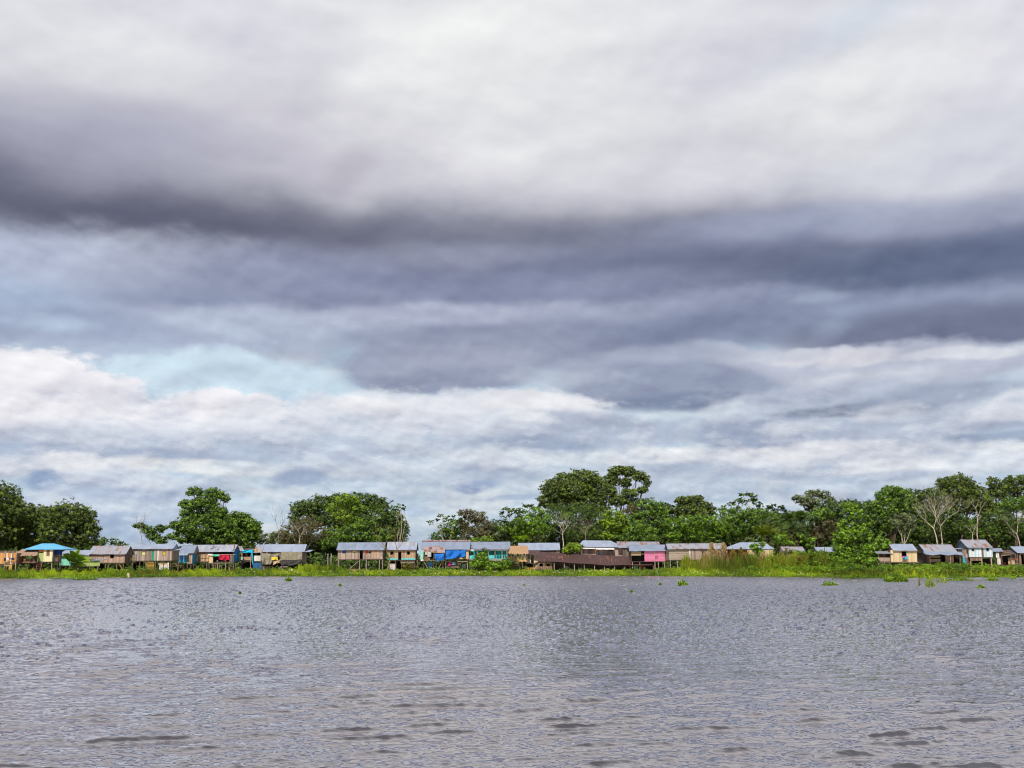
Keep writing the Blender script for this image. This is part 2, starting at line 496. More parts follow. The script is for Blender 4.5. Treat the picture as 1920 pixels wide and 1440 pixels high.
    glo = M.new('ShaderNodeBsdfGlossy'); glo.inputs[0].default_value = (1.0, 0.955, 0.95, 1)
    M.put(glo.inputs['Normal'], bmp.outputs[0])
    M.put(glo.inputs['Roughness'], M.rng(dist, 10.0, 140.0, 0.04, 0.20, smooth=False))
    mx = M.new('ShaderNodeMixShader')
    M.put(mx.inputs[0], fac)
    m.node_tree.links.new(dif.outputs[0], mx.inputs[1]); m.node_tree.links.new(glo.outputs[0], mx.inputs[2])
    m.node_tree.links.new(mx.outputs[0], m.node_tree.nodes['Material Output'].inputs[0])
    m.node_tree.nodes.remove(p)
    me = np_mesh('river_water', verts, f, m, smooth=True)
    o = link(bpy.data.objects.new('river_water', me))
    tag(o, kind='structure')
if not __import__("os").environ.get("NOWATER"): water()

# ------------------------------------------------------------------ land
SHORE = [(-700, 1085.5), (0, 1085.2), (70, 1085), (160, 1083.6), (250, 1083), (330, 1082), (450, 1081.2), (600, 1081), (760, 1080.4),
         (900, 1080), (1120, 1080.2), (1340, 1081), (1500, 1082), (1600, 1083.6), (1660, 1084.2), (1760, 1083.6), (1920, 1082.2), (2700, 1082)]
SP = [ground(a, b, 0.0) for a, b in SHORE]
SPX = np.array([p.x for p in SP]); SPY = np.array([p.y for p in SP])
def shore_y(x):
    return float(np.interp(x, SPX, SPY))
def depth(px, D):
    """world distance of a spot D metres inland of the waterline seen at px"""
    return float(np.interp(px, [a for a, b in SHORE], SPY)) + D
def land_z(x, y):
    d = y - shore_y(x)
    return -0.35 + 0.95 * min(1.0, max(0.0, (d + 2.0) / 5.0)) + 0.25 * min(1.0, max(0.0, (d - 3) / 20.0))

def mat_simple(name, col, rough=0.8, var=0.25, scale=3.0, col2=None, spec=0.3):
    m = bpy.data.materials.new(name)
    m.use_nodes = True
    M = N(m.node_tree)
    p = m.node_tree.nodes['Principled BSDF']
    co = M.new('ShaderNodeTexCoord').outputs['Object']
    n = M.noise(co, scale, 4.0, 0.6)[0]
    c2 = col2 or tuple(c * (1 - var) for c in col)
    c = M.mix(M.rng(n, 0.35, 0.65), (*c2, 1), (*col, 1))
    M.put(p.inputs['Base Color'], c)
    p.inputs['Roughness'].default_value = rough
    p.inputs['Specular IOR Level'].default_value = spec
    return m

def land():
    xs = np.concatenate([[-1500, -600], np.linspace(-150, 150, 160), [600, 1500]])
    ds = [-6, -3, -1.5, 0, 1.5, 3, 5, 8, 14, 24, 45, 90, 200, 600, 1800]
    rs = np.random.RandomState(3)
    V = []
    for d in ds:
        for x in xs:
            sy = shore_y(x) + (0.5 * math.sin(x * 0.9) + 0.4 * math.sin(x * 2.3 + 1))
            y = sy + d
            V.append((x, y, land_z(x, y) + (rs.rand() - .5) * 0.1))
    nx = len(xs)
    idx = np.arange(len(V)).reshape(len(ds), nx)
    f = np.stack([idx[:-1, :-1], idx[:-1, 1:], idx[1:, 1:], idx[1:, :-1]], -1).reshape(-1, 4)
    m = mat_simple('bank_soil', (0.085, 0.095, 0.030), 0.95, scale=0.5, col2=(0.07, 0.05, 0.03))
    o = link(bpy.data.objects.new('riverbank_ground', np_mesh('riverbank_ground', V, f, m)))
    tag(o, kind='structure')
land()

# ------------------------------------------------------------------ foliage
def leaf_mat(name, dark, light, trans=0.16, rough=0.55):
    m = bpy.data.materials.new(name)
    m.use_nodes = True
    t = m.node_tree
    t.nodes.clear()
    M = N(t)
    a = M.new('ShaderNodeAttribute'); a.attribute_name = 'tint'
    mid = tuple((x + y) * 0.42 for x, y in zip(dark, light))
    c = M.ramp(a.outputs['Fac'], [(0.0, (*dark, 1)), (0.55, (*mid, 1)), (1.0, (*light, 1))])
    p = M.new('ShaderNodeBsdfPrincipled')
    M.put(p.inputs['Base Color'], c)
    p.inputs['Roughness'].default_value = rough
    p.inputs['Specular IOR Level'].default_value = 0.35
    tr = M.new('ShaderNodeBsdfTranslucent')
    c2 = M.mix(1.0, c, (1.15, 1.25, 0.5, 1), 'MULTIPLY')
    M.put(tr.inputs[0], c2)
    mx = M.new('ShaderNodeMixShader')
    mx.inputs[0].default_value = trans
    t.links.new(p.outputs[0], mx.inputs[1]); t.links.new(tr.outputs[0], mx.inputs[2])
    o = M.new('ShaderNodeOutputMaterial')
    t.links.new(mx.outputs[0], o.inputs[0])
    return m

LM = {
    'olive': leaf_mat('olive_leaves', (0.014, 0.026, 0.007), (0.205, 0.295, 0.038)),
    'green': leaf_mat('green_leaves', (0.012, 0.034, 0.006), (0.205, 0.370, 0.027)),
    'bright': leaf_mat('young_leaves', (0.045, 0.110, 0.006), (0.320, 0.470, 0.018)),
    'dark': leaf_mat('dark_leaves', (0.012, 0.026, 0.008), (0.150, 0.250, 0.030)),
    'brown': leaf_mat('dry_leaves', (0.035, 0.034, 0.014), (0.230, 0.205, 0.075)),
    'vine': leaf_mat('vine_leaves', (0.016, 0.050, 0.005), (0.250, 0.450, 0.018)),
    'grey': leaf_mat('greyish_leaves', (0.030, 0.045, 0.022), (0.260, 0.320, 0.120)),
    'grass': leaf_mat('marsh_grass', (0.045, 0.095, 0.005), (0.440, 0.560, 0.018), trans=0.35),
    'hyac': leaf_mat('hyacinth_leaves', (0.030, 0.085, 0.005), (0.290, 0.460, 0.016), trans=0.3),
    'rust': leaf_mat('rusty_marsh_stems', (0.075, 0.055, 0.010), (0.270, 0.250, 0.020), trans=0.3),
    'reed': leaf_mat('dry_reed', (0.20, 0.13, 0.05), (0.62, 0.45, 0.22), trans=0.35),
    'reedg': leaf_mat('green_reed', (0.050, 0.090, 0.006), (0.280, 0.330, 0.020), trans=0.35),
    'banana': leaf_mat('banana_leaves', (0.110, 0.230, 0.016), (0.480, 0.640, 0.045), trans=0.35),
}
def bark_mat(name, a, b):
    return mat_simple(name, a, 0.9, scale=2.5, col2=b)
BM = {
    'brown': bark_mat('brown_bark', (0.16, 0.11, 0.075), (0.07, 0.05, 0.035)),
    'pale': bark_mat('pale_bark', (0.66, 0.58, 0.46), (0.40, 0.33, 0.26)),
    'pink': bark_mat('pinkish_bark', (0.42, 0.33, 0.29), (0.25, 0.19, 0.16)),
    'moss': bark_mat('mossy_bark', (0.24, 0.22, 0.05), (0.15, 0.09, 0.05)),
}

def leaf_quads(P, Nrm, L, Wd, rs, droop=None):
    """P (n,3) centres, Nrm (n,3) approx normals; elongated quads lying in the plane of Nrm"""
    n = len(P)
    r = rs.normal(size=(n, 3))
    if droop is not None:
        r = r * 0.5 + droop
    Nn = Nrm / (np.linalg.norm(Nrm, axis=1, keepdims=True) + 1e-9)
    T = r - (r * Nn).sum(1, keepdims=True) * Nn
    T /= (np.linalg.norm(T, axis=1, keepdims=True) + 1e-9)
    B = np.cross(Nn, T)
    L = np.broadcast_to(np.asarray(L, float).reshape(-1, 1) if np.ndim(L) else L, (n, 1))
    Wd = np.broadcast_to(np.asarray(Wd, float).reshape(-1, 1) if np.ndim(Wd) else Wd, (n, 1))
    v = np.stack([P - T * L * .5, P + B * Wd * .5 - T * L * .05, P + T * L * .5, P - B * Wd * .5 - T * L * .05], 1)
    f = np.arange(4 * n).reshape(n, 4)
    return v.reshape(-1, 3), f

def crown_np(blobs, rs, dens=1.0, leaf=0.42, clump=0.75, gap=0.0, per=14, spiky=0.0):
    """blobs: (centre Vector, rx, ry, rz). Leaves hang in clumps on the outer part of every blob."""
    leaf *= 0.80; clump *= 0.84; per = int(per * 1.25)
    Ps, Ns, Ts = [], [], []
    ph = rs.rand(3) * 10
    for (c, rx, ry, rz) in blobs:
        area = 4 * math.pi * ((rx * rz) ** 1.6 / 3 + (rx * ry) ** 1.6 / 3 + (ry * rz) ** 1.6 / 3) ** (1 / 1.6)
        nc_ = max(6, int(dens * 1.45 * area / (clump * clump * 2.2)))
        u = rs.normal(size=(nc_, 3)); u /= np.linalg.norm(u, axis=1, keepdims=True)
        rad = 1.0 - 0.45 * rs.rand(nc_, 1) ** 1.5
        # lumps of the outline
        lump = 1 + 0.16 * np.sin(u[:, :1] * 5 + ph[0]) * np.sin(u[:, 2:3] * 6 + ph[1]) + 0.10 * rs.normal(size=(nc_, 1))
        C = u * rad * lump * np.array([rx, ry, rz]) + np.array(c)
        if gap > 0:
            g = (np.sin(C[:, 0] * 1.1 + ph[0]) + np.sin(C[:, 2] * 1.5 + ph[1] + C[:, 0] * .6) + np.sin(C[:, 1] * 1.2 + ph[2])) / 3
            keep = g > (-0.75 + gap)
            C, u = C[keep], u[keep]
        m = len(C)
        if m == 0: continue
        ct = rs.normal(size=m) * 0.30 - 0.04
        size = clump * (0.7 + 0.7 * rs.rand(m))
        idx = np.repeat(np.arange(m), per)
        off = rs.normal(size=(len(idx), 3)) * np.array([0.42, 0.42, 0.28]) * size[idx][:, None]
        P = C[idx] + off
        nn = off / (0.42 * size[idx][:, None]) * 0.75 + u[idx] * 0.35 + np.array([0, -0.15, 0.45]) + rs.normal(size=(len(idx), 3)) * 0.28
        Ps.append(P); Ns.append(nn)
        Ts.append(0.50 + ct[idx] + rs.normal(size=len(idx)) * 0.18)
    P = np.vstack(Ps); Nn = np.vstack(Ns); T = np.clip(np.concatenate(Ts), 0, 1)
    l = leaf * 1.12 * (0.7 + 0.6 * rs.rand(len(P)))
    v, f = leaf_quads(P, Nn, l, l * 0.62, rs)
    return v, f, T

def spray_np(tips, rs, leaf=1.1, n=9):
    """umbrella leaves radiating from branch tips (cecropia)"""
    V, Fa, T = [], [], []
    k = 0
    for tip in tips:
        tt = 0.5 + rs.normal() * 0.2
        for j in range(n):
            a = rs.rand() * 6.283
            el = rs.normal() * 0.35 - 0.1
            d = np.array([math.cos(a) * math.cos(el), math.sin(a) * math.cos(el), math.sin(el)])
            L = leaf * (0.6 + 0.6 * rs.rand())
            side = np.cross(d, (0, 0, 1)); side /= np.linalg.norm(side) + 1e-9
            side = side + np.array([0, 0, rs.normal() * 0.4])
            w = L * 0.30
            p0 = np.array(tip); p2 = p0 + d * L + np.array([0, 0, -0.12 * L])
            pm = p0 + d * L * 0.6 + np.array([0, 0, 0.05 * L])
            V += [p0, pm + side * w, p2, pm - side * w]
            Fa.append([k, k + 1, k + 2, k + 3]); k += 4
            T.append(min(1, max(0, tt + rs.normal() * 0.15)))
    return np.array(V), np.array(Fa), np.array(T)

def tube_np(paths, sides=6):
    """paths: list of (points[], radii[])"""
    V, Fa = [], []
    for pts, rad in paths:
        base = len(V)
        n = len(pts)
        for i in range(n):
            p = Vector(pts[i])
            d = (Vector(pts[min(i + 1, n - 1)]) - Vector(pts[max(i - 1, 0)])).normalized()
            a = d.cross(Vector((0.3, 1, 0.1))).normalized()
            b = d.cross(a)
            for k in range(sides):
                t = 6.28318 * k / sides
                V.append(p + (a * math.cos(t) + b * math.sin(t)) * rad[i])
        for i in range(n - 1):
            for k in range(sides):
                k2 = (k + 1) % sides
                Fa.append((base + i * sides + k, base + i * sides + k2, base + (i + 1) * sides + k2, base + (i + 1) * sides + k))
    return np.array([tuple(v) for v in V]), np.array(Fa)

def limb(a, b, r0, r1, rng, wob=0.12, n=6):
    a, b = Vector(a), Vector(b)
    L = (b - a).length
    off = Vector((rng.uniform(-1, 1), rng.uniform(-1, 1), rng.uniform(0, 0.5))) * L * wob
    pts, rad = [], []
    for i in range(n):
        t = i / (n - 1)
        p = a.lerp(b, t) + off * math.sin(t * math.pi) + Vector((rng.uniform(-1, 1), rng.uniform(-1, 1), 0)) * L * 0.02
        pts.append(p); rad.append(r0 + (r1 - r0) * t)
    return pts, rad

def branching(base, tips_box, rng, r0, levels=4, spread=0.5, L0=None, lean=None, up=0.25):
    """recursive bare limbs; returns tube paths and the tips"""
    paths, tips = [], []
    def go(p, d, L, r, lev):
        n = 5
        pts, rad = [p], [r]
        q = p.copy(); dd = d.copy()
        for i in range(n - 1):
            dd = (dd + Vector((rng.uniform(-1, 1), rng.uniform(-1, 1), rng.uniform(-.5, .8))) * 0.13 + Vector((0, 0, up * 0.12))).normalized()
            q = q + dd * (L / (n - 1))
            pts.append(q.copy()); rad.append(r * (1 - 0.42 * (i + 1) / (n - 1)))
        paths.append((pts, rad))
        if lev <= 0:
            tips.append(q); return
        k = 3 if (lev >= 2 and rng.random() < 0.6) else 2
        a0 = rng.uniform(0, 6.28)
        for j in range(k):
            a = a0 + 6.28 * j / k + rng.uniform(-.4, .4)
            s = Vector((math.cos(a), math.sin(a) * 0.7, 0.15))
            nd = (dd * (1 - spread * 0.4) + s * spread * rng.uniform(0.8, 1.4)).normalized()
            go(q.copy(), nd, L * rng.uniform(0.62, 0.88), r * 0.56, lev - 1)
        if lev >= 2 and rng.random() < 0.5:
            i = rng.choice([2, 3])
            a = rng.uniform(0, 6.28)
            nd = (Vector((math.cos(a), math.sin(a), 0.5))).normalized()
            go(pts[i].copy(), nd, L * 0.5, r * 0.4, lev - 2)
    d0 = Vector(lean or (0, 0, 1)).normalized()
    go(Vector(base), d0, L0, r0, levels)
    return paths, tips

TREE_GROUP = 'trees behind the stilt houses'
def px_scale(Y):
    return Y / F / 1.0137

def rebase(v, o):
    return np.asarray(v) - np.array(o.location)

def tree(label, Y, base, blobs, pal='olive', seed=1, dens=1.0, leaf=0.42, clump=0.75, gap=0.0, per=14, bark='brown',
         sprays=None, cat='tree', group=TREE_GROUP, r0=0.3, zb=None, sub=1, name='broadleaf_tree', spray_leaf=1.1):
    """base: px of the trunk foot; blobs in photo pixels (px,py,rx,ry)"""
    rng = random.Random(seed); rs = np.random.RandomState(seed)
    Y = depth(base, Y - 212)
    k = px_scale(Y)
    foot = at(base, 1062, Y); foot.z = (land_z(foot.x, Y) if zb is None else zb) - 0.2
    root = bpy.data.objects.new(name, None)
    root.location = foot
    link(root)
    tag(root, label, cat, group)
    bl = []
    for (px, py, rx, ry) in blobs:
        rx_, rz_ = rx * k, ry * k
        ry_ = 0.75 * (rx_ + rz_) * 0.5 + 0.3 * rx_
        yy = Y + rng.uniform(-0.35, 0.35) * ry_
        c = at(px, py, yy)
        bl.append((c, rx_, ry_, rz_))
    # trunk and limbs
    top = min(bl, key=lambda b: b[0].z - b[3])
    low = min(b[0].z for b in bl)
    cx = sum(b[0].x for b in bl) / len(bl)
    fork = Vector((foot.x * 0.6 + cx * 0.4, Y, max(foot.z + 1.0, foot.z + (low - foot.z) * 0.55)))
    paths = [limb(foot, fork, r0, r0 * 0.75, rng, 0.05)]
    for (c, rx_, ry_, rz_) in bl:
        e = Vector((c.x, c.y, c.z))
        paths.append(limb(fork, e, r0 * 0.55, r0 * 0.16, rng, 0.10))
        for j in range(2 * sub):
            t = e + Vector((rng.uniform(-.8, .8) * rx_, rng.uniform(-.8, .5) * ry_, rng.uniform(0, .8) * rz_))
            paths.append(limb(e.lerp(fork, 0.3), t, r0 * 0.16, 0.03, rng, 0.1, 4))
    v, f = tube_np(paths, 6)
    link(bpy.data.objects.new('trunk', np_mesh('trunk', rebase(v, root), f, BM[bark], smooth=True)), root)
    if sprays:
        tips = []
        for (c, rx_, ry_, rz_) in bl:
            nt = max(3, int(sprays * (rx_ * rz_) ** 0.5 * 3.2))
            for j in range(nt):
                u = Vector((rng.gauss(0, 1), rng.gauss(0, 1), rng.gauss(0.25, 1))).normalized()
                rr = rng.uniform(0.55, 1.0)
                tips.append(tuple(Vector((c.x + u.x * rx_ * rr, c.y + u.y * ry_ * rr, c.z + u.z * rz_ * rr))))
        v, f, t = spray_np(tips, rs, spray_leaf, 10)
    else:
        v, f, t = crown_np([(tuple(c), a, b, d) for (c, a, b, d) in bl], rs, dens, leaf, clump, gap, per)
    link(bpy.data.objects.new('crown', np_mesh('crown', rebase(v, root), f, LM[pal], t)), root)
    return root

def bare_tree(label, Y, base, base_py, L0, seed, r0=0.16, levels=4, spread=0.55, bark='pale', lean=None, trunks=1, up=0.25,
              leafy=None, leaf_n=0, group=None, zb=None, name='bare_tree', leaf=0.3, gap_x=1.0):
    rng = random.Random(seed); rs = np.random.RandomState(seed)
    Y = depth(base, Y - 212)
    foot = at(base, base_py, Y)
    if zb is None: foot.z = land_z(foot.x, Y) - 0.1
    root = bpy.data.objects.new(name, None); root.location = foot
    link(root); tag(root, label, 'tree', group)
    paths, tips = [], []
    rise = at(base, base_py, Y).z - foot.z
    for i in range(trunks):
        b = foot + Vector((i * gap_x, i * 0.4, 0))
        if rise > 0.5:
            e = b + Vector((0, 0, rise))
            paths.append(limb(b, e, r0 * 1.25, r0, rng, 0.02))
            b = e
        ln = lean if i == 0 or lean is None else (-lean[0] * 0.5, 0, 1)
        p, t = branching(b, None, rng, r0 * (1 if i == 0 else .8), levels, spread, L0 * (1 if i == 0 else 1.1), ln, up)
        paths += p; tips += t
    v, f = tube_np(paths, 5)
    link(bpy.data.objects.new('trunk', np_mesh('trunk', rebase(v, root), f, BM[bark], smooth=True)), root)
    if leafy and tips:
        P, Ts = [], []
        for t in tips:
            if rng.random() < 0.25: continue
            m = rs.normal(size=(leaf_n, 3)) * np.array([.45, .45, .3]) + np.array(t)
            P.append(m); Ts.append(np.full(leaf_n, 0.5 + rs.normal() * .2))
        P = np.vstack(P); Ts = np.clip(np.concatenate(Ts) + rs.normal(size=len(P)) * .15, 0, 1)
        nn = rs.normal(size=P.shape) * .5 + np.array([0, -.2, .8])
        v, f = leaf_quads(P, nn, leaf, leaf * .6, rs)
        link(bpy.data.objects.new('crown', np_mesh('crown', rebase(v, root), f, LM[leafy], Ts)), root)
    return root

# ---- left wood
tree('tall dark olive tree cut by the left picture edge, dense clumped crown', 262, -28, [(-30, 955, 58, 46), (8, 945, 30, 40), (0, 990, 46, 40), (28, 960, 20, 18)], 'olive', 11, 1.15, clump=.65)
tree('rounded olive tree behind the orange plank shed at left', 270, 62, [(50, 968, 32, 24), (72, 975, 26, 26), (60, 995, 45, 32), (30, 1000, 30, 28)], 'olive', 12, 1.1, clump=.65)
tree('wide round dark tree behind the banana plant, its right flank sloping down', 256, 128, [(125, 966, 40, 24), (152, 975, 26, 26), (118, 995, 44, 28), (165, 1000, 22, 26), (100, 975, 22, 22)], 'olive', 13, 1.15, clump=.6, leaf=.38)
tree('tiny distant bush on the skyline right of the dark left wood', 300, 200, [(196, 1013, 8, 8), (188, 1018, 8, 7)], 'green', 14, 1.0, r0=.1, cat='bush', name='bush', group=None)
tree('small distant bush peeking over the rust and grey roof', 300, 214, [(213, 1015, 7, 6), (224, 1020, 7, 6)], 'dark', 15, 1.0, r0=.1, cat='bush', name='bush', group=None)
bare_tree('leafless thin grey tree behind the long grey roof, left of the small green tree', 262, 268, 1024, 3.0, 21, .10, 4, .6, 'pink', (-.25, 0, 1))
tree('small green tree with a leaning branch next to the leafless grey tree', 258, 300, [(262, 986, 13, 5), (280, 994, 13, 7), (302, 990, 10, 8), (288, 1006, 13, 8), (302, 1013, 12, 8), (318, 1006, 6, 5)], 'green', 22, 1.1, r0=.12, leaf=.4, clump=.6, gap=.1)
tree('tall open green tree with airy top behind the house with the blue gable', 262, 392,
     [(365, 922, 15, 9), (398, 922, 15, 8), (412, 928, 10, 7), (424, 934, 9, 7), (350, 945, 16, 9), (380, 948, 30, 12), (410, 958, 17, 9), (352, 962, 14, 8), (395, 968, 28, 14), (338, 985, 22, 9), (372, 990, 34, 18), (412, 988, 30, 20), (448, 968, 20, 9), (462, 985, 22, 15), (470, 1000, 20, 20), (440, 1005, 30, 18), (345, 1005, 22, 12), (390, 1012, 40, 12), (388, 935, 22, 10), (440, 985, 26, 16), (400, 975, 34, 16), (476, 990, 14, 14), (356, 975, 22, 12)],
     'green', 23, 1.25, leaf=.45, clump=.7, gap=.16, sub=2)
tree('low olive scrub between the open green tree and the leafless pink tree', 280, 505, [(500, 1010, 20, 12), (528, 1008, 22, 14)], 'grey', 24, 1.0, r0=.12)
bare_tree('tall leafless pinkish tree with upright twigs left of the green dome', 270, 521, 1024, 4.0, 25, .12, 4, .42, 'pink', (0.0, 0, 1), up=.7)
tree('brown half dry tree with pale limbs below the left of the green dome', 262, 572, [(572, 985, 34, 16), (548, 1000, 26, 16), (592, 1000, 24, 20), (560, 1012, 36, 12)], 'brown', 26, .5, leaf=.34, clump=.6, gap=.3, bark='pale')
bare_tree('pale branching limbs fanning out over the tarpaulin house roof', 256, 560, 1024, 2.4, 27, .13, 4, .8, 'pale', (.25, 0, 1), leafy='brown', leaf_n=3)
tree('large dark green dome tree, the highest of the wood behind the wooden stilt house', 288, 640, [(572, 952, 28, 15), (605, 943, 26, 14), (640, 940, 30, 15), (680, 938, 30, 14), (708, 945, 20, 15), (575, 972, 34, 22), (640, 970, 50, 28), (700, 970, 40, 28), (738, 968, 18, 18), (748, 995, 20, 22), (720, 1000, 35, 22)], 'dark', 28, 1.1, clump=.7)
tree('vivid yellow green tree standing in front of the dark dome', 264, 650, [(652, 938, 24, 12), (626, 952, 15, 8), (668, 953, 20, 9), (645, 968, 24, 10), (632, 998, 18, 12), (612, 1000, 12, 9), (660, 985, 18, 9)], 'bright', 29, .75, clump=.6, gap=.15)
tree('mid green bushy tree below the vivid yellow green one', 258, 690, [(660, 1000, 26, 18), (690, 985, 22, 18), (705, 1005, 28, 16), (620, 1018, 26, 10)], 'green', 30, 1.05)
tree('pale stemmed tree with big parasol leaves and a yellow bloom on the dome flank', 256, 702, [(695, 955, 16, 10), (715, 962, 14, 12), (702, 975, 18, 12)], 'green', 31, sprays=.9, bark='pale', r0=.12)
tree('slender parasol tree standing out from the right flank of the dome', 262, 748, [(748, 948, 8, 4), (756, 953, 5, 4), (742, 965, 8, 5), (752, 978, 8, 6), (746, 992, 12, 8)], 'green', 32, sprays=1.6, bark='pale', r0=.14, spray_leaf=.8)
# ---- gap, small group
tree('parasol leaved tree at the left end of the small grove', 262, 838, [(815, 978, 12, 6), (832, 967, 12, 7), (850, 975, 14, 9), (828, 992, 14, 9), (848, 995, 16, 10)], 'green', 33, sprays=1.3, bark='pale', r0=.14, spray_leaf=.9)
tree('dense green tree in the small grove above the blue tarpaulin roof', 268, 845, [(850, 988, 26, 16), (835, 1004, 24, 12)], 'green', 34, .9, gap=.1)
tree('brown tinged tree with a white trunk in the small grove', 262, 889, [(876, 963, 18, 9), (896, 970, 16, 12), (905, 985, 15, 12), (878, 982, 20, 14), (888, 1000, 28, 12)], 'brown', 35, .85, leaf=.36, clump=.6, gap=.15, bark='pale')
tree('loose olive tree closing the small grove at its right end', 270, 922, [(922, 985, 14, 9), (915, 1002, 20, 13), (938, 1005, 16, 12)], 'grey', 36, .8, gap=.1)
tree('bright lime bush behind the teal porch roof', 236, 902, [(893, 1014, 11, 6), (912, 1012, 11, 7)], 'bright', 37, 1.1, r0=.08, cat='bush', name='bush', group=None, zb=1.0)
# ---- centre wood
tree('dark parasol leaved tree at the left shoulder of the centre wood', 266, 955, [(955, 953, 12, 6), (946, 965, 13, 8), (968, 964, 14, 9), (952, 982, 20, 14)], 'dark', 38, sprays=1.7, r0=.13, spray_leaf=.95)
tree('flat topped parasol tree touching the giant dome at its left', 275, 994, [(992, 947, 14, 5), (1004, 952, 12, 6), (980, 960, 14, 8)], 'dark', 39, sprays=1.4, r0=.13)
tree('fresh green leafy tree left of the white limbed tree', 262, 1000, [(1005, 963, 20, 12), (1020, 972, 18, 12), (985, 978, 24, 12), (1005, 990, 28, 14), (978, 998, 20, 12)], 'vine', 40, .85, gap=.12)
tree('shadowy tree above the thatched hut', 274, 945, [(945, 1000, 24, 18), (965, 990, 22, 16), (925, 1010, 18, 12)], 'green', 41, 1.1)
tree('giant spreading olive dome, the broadest crown of the whole skyline', 285, 1085, [(1062, 900, 26, 13), (1095, 896, 32, 15), (1040, 918, 28, 18), (1080, 918, 42, 20), (1120, 916, 30, 24), (1026, 940, 18, 14), (1060, 945, 34, 18), (1105, 945, 38, 20)], 'olive', 42, 1.1, clump=.62, leaf=.42)
tree('highest open crowned tree with sky showing through, right of the giant dome', 280, 1168, [(1156, 882, 16, 9), (1178, 884, 18, 10), (1198, 893, 14, 10), (1212, 903, 8, 11), (1148, 898, 14, 12), (1172, 904, 14, 10), (1205, 918, 10, 8), (1142, 920, 14, 14), (1180, 925, 16, 9), (1160, 938, 20, 12), (1188, 942, 12, 9)], 'olive', 43, 1.2, clump=.6, gap=.05, sub=2)
tree('deep green fine leaved tree under the giant dome', 274, 1095, [(1050, 962, 26, 16), (1085, 965, 36, 20), (1120, 972, 30, 24), (1100, 1000, 42, 18)], 'dark', 44, 1.2, leaf=.32, clump=.7)
bare_tree('white limbed tree with a forked trunk above the small lime bush', 262, 1056, 1017, 2.6, 45, .17, 4, .62, 'pale', (.05, 0, 1), leafy='green', leaf_n=14, up=.3)
bare_tree('thin brown leafless tree right of the white limbed tree', 260, 1098, 1020, 2.7, 46, .13, 4, .75, 'pink', (.1, 0, 1), leafy='brown', leaf_n=3)
bare_tree('short pale forked trunk over the corrugated roof left of the lime bush', 262, 1012, 1016, 1.7, 47, .14, 3, .7, 'pale', leafy='green', leaf_n=8)
tree('glowing yellow green tree in the middle of the centre wood', 260, 1152, [(1148, 965, 18, 11), (1166, 972, 14, 10), (1136, 978, 12, 9), (1152, 985, 20, 12), (1172, 990, 16, 10), (1146, 1003, 18, 8)], 'bright', 48, .8, gap=.1, clump=.6)
tree('russet tinged tree behind the glowing yellow green tree', 272, 1185, [(1185, 958, 18, 10), (1200, 968, 16, 12)], 'brown', 49, 1.0)
tree('olive crown closing the notch right of the open crowned tree', 276, 1245, [(1238, 958, 22, 14), (1260, 968, 24, 14)], 'olive', 604, 1.1)
tree('mid height green tree filling the slope right of the open crown', 270, 1218, [(1212, 945, 18, 12), (1230, 955, 20, 14), (1205, 970, 26, 18), (1240, 975, 20, 18), (1215, 1000, 36, 16)], 'green', 50, 1.05)
tree('rounded low green tree above the pink house', 260, 1190, [(1196, 992, 20, 14), (1180, 1008, 26, 8), (1215, 1008, 20, 9)], 'green', 51, 1.0)
tree('small lopsided parasol tree on the skyline left of the mango like crown', 278, 1250, [(1248, 950, 13, 6), (1262, 956, 12, 7), (1240, 962, 10, 7)], 'green', 52, sprays=1.6, r0=.12)
tree('broad clumped crown with notched top above the bright rounded hedge tree', 276, 1295, [(1280, 938, 14, 8), (1302, 937, 18, 8), (1322, 948, 14, 9), (1335, 958, 8, 8), (1290, 955, 28, 14), (1315, 968, 24, 12)], 'olive', 53, 1.1, clump=.6, gap=.05)
tree('bright rounded hedge like tree behind the rust streaked long roof', 260, 1300, [(1262, 985, 20, 15), (1290, 982, 24, 16), (1322, 980, 30, 15), (1345, 992, 18, 16), (1300, 1003, 46, 12), (1265, 1003, 20, 10)], 'vine', 54, 1.1, clump=.65, leaf=.36)
tree('stepped parasol tree with white stem, tallest between dome and palm', 272, 1400, [(1392, 926, 12, 4), (1408, 929, 12, 5), (1385, 938, 14, 6), (1408, 942, 18, 8), (1365, 946, 12, 6), (1425, 948, 10, 6), (1390, 955, 24, 10), (1352, 956, 10, 5)], 'green', 55, sprays=1.5, bark='pale', r0=.18)
tree('broad green crown below the stepped parasol tree', 268, 1385, [(1372, 968, 28, 16), (1410, 968, 28, 16), (1385, 990, 36, 16), (1360, 1000, 24, 14)], 'green', 56, 1.05, leaf=.45)
tree('deep green crown closing the treeline above the hipped roof house', 270, 1430, [(1425, 968, 26, 14), (1450, 978, 24, 16), (1462, 990, 24, 16)], 'green', 603, 1.1)
tree('twin topped parasol tree left of the fan palm', 276, 1455, [(1448, 950, 9, 5), (1464, 952, 9, 5), (1455, 962, 18, 9), (1450, 975, 20, 10)], 'dark', 57, sprays=1.8, r0=.13)
tree('greyish loose crown on the skyline above the fan palm', 292, 1528, [(1500, 934, 14, 7), (1520, 926, 12, 7), (1540, 926, 14, 8), (1555, 938, 12, 9), (1518, 942, 22, 9), (1535, 955, 26, 10)], 'grey', 58, .9, gap=.2, clump=.6)
tree('dark mounded tree behind the vine covered column', 276, 1590, [(1565, 955, 26, 16), (1592, 946, 22, 10), (1622, 952, 18, 12), (1640, 968, 20, 16), (1560, 975, 30, 18)], 'dark', 59, 1.15)
tree('dull brown crown under the greyish skyline tree', 266, 1545, [(1545, 985, 28, 18), (1535, 1005, 30, 12)], 'brown', 60, .9, leaf=.34)
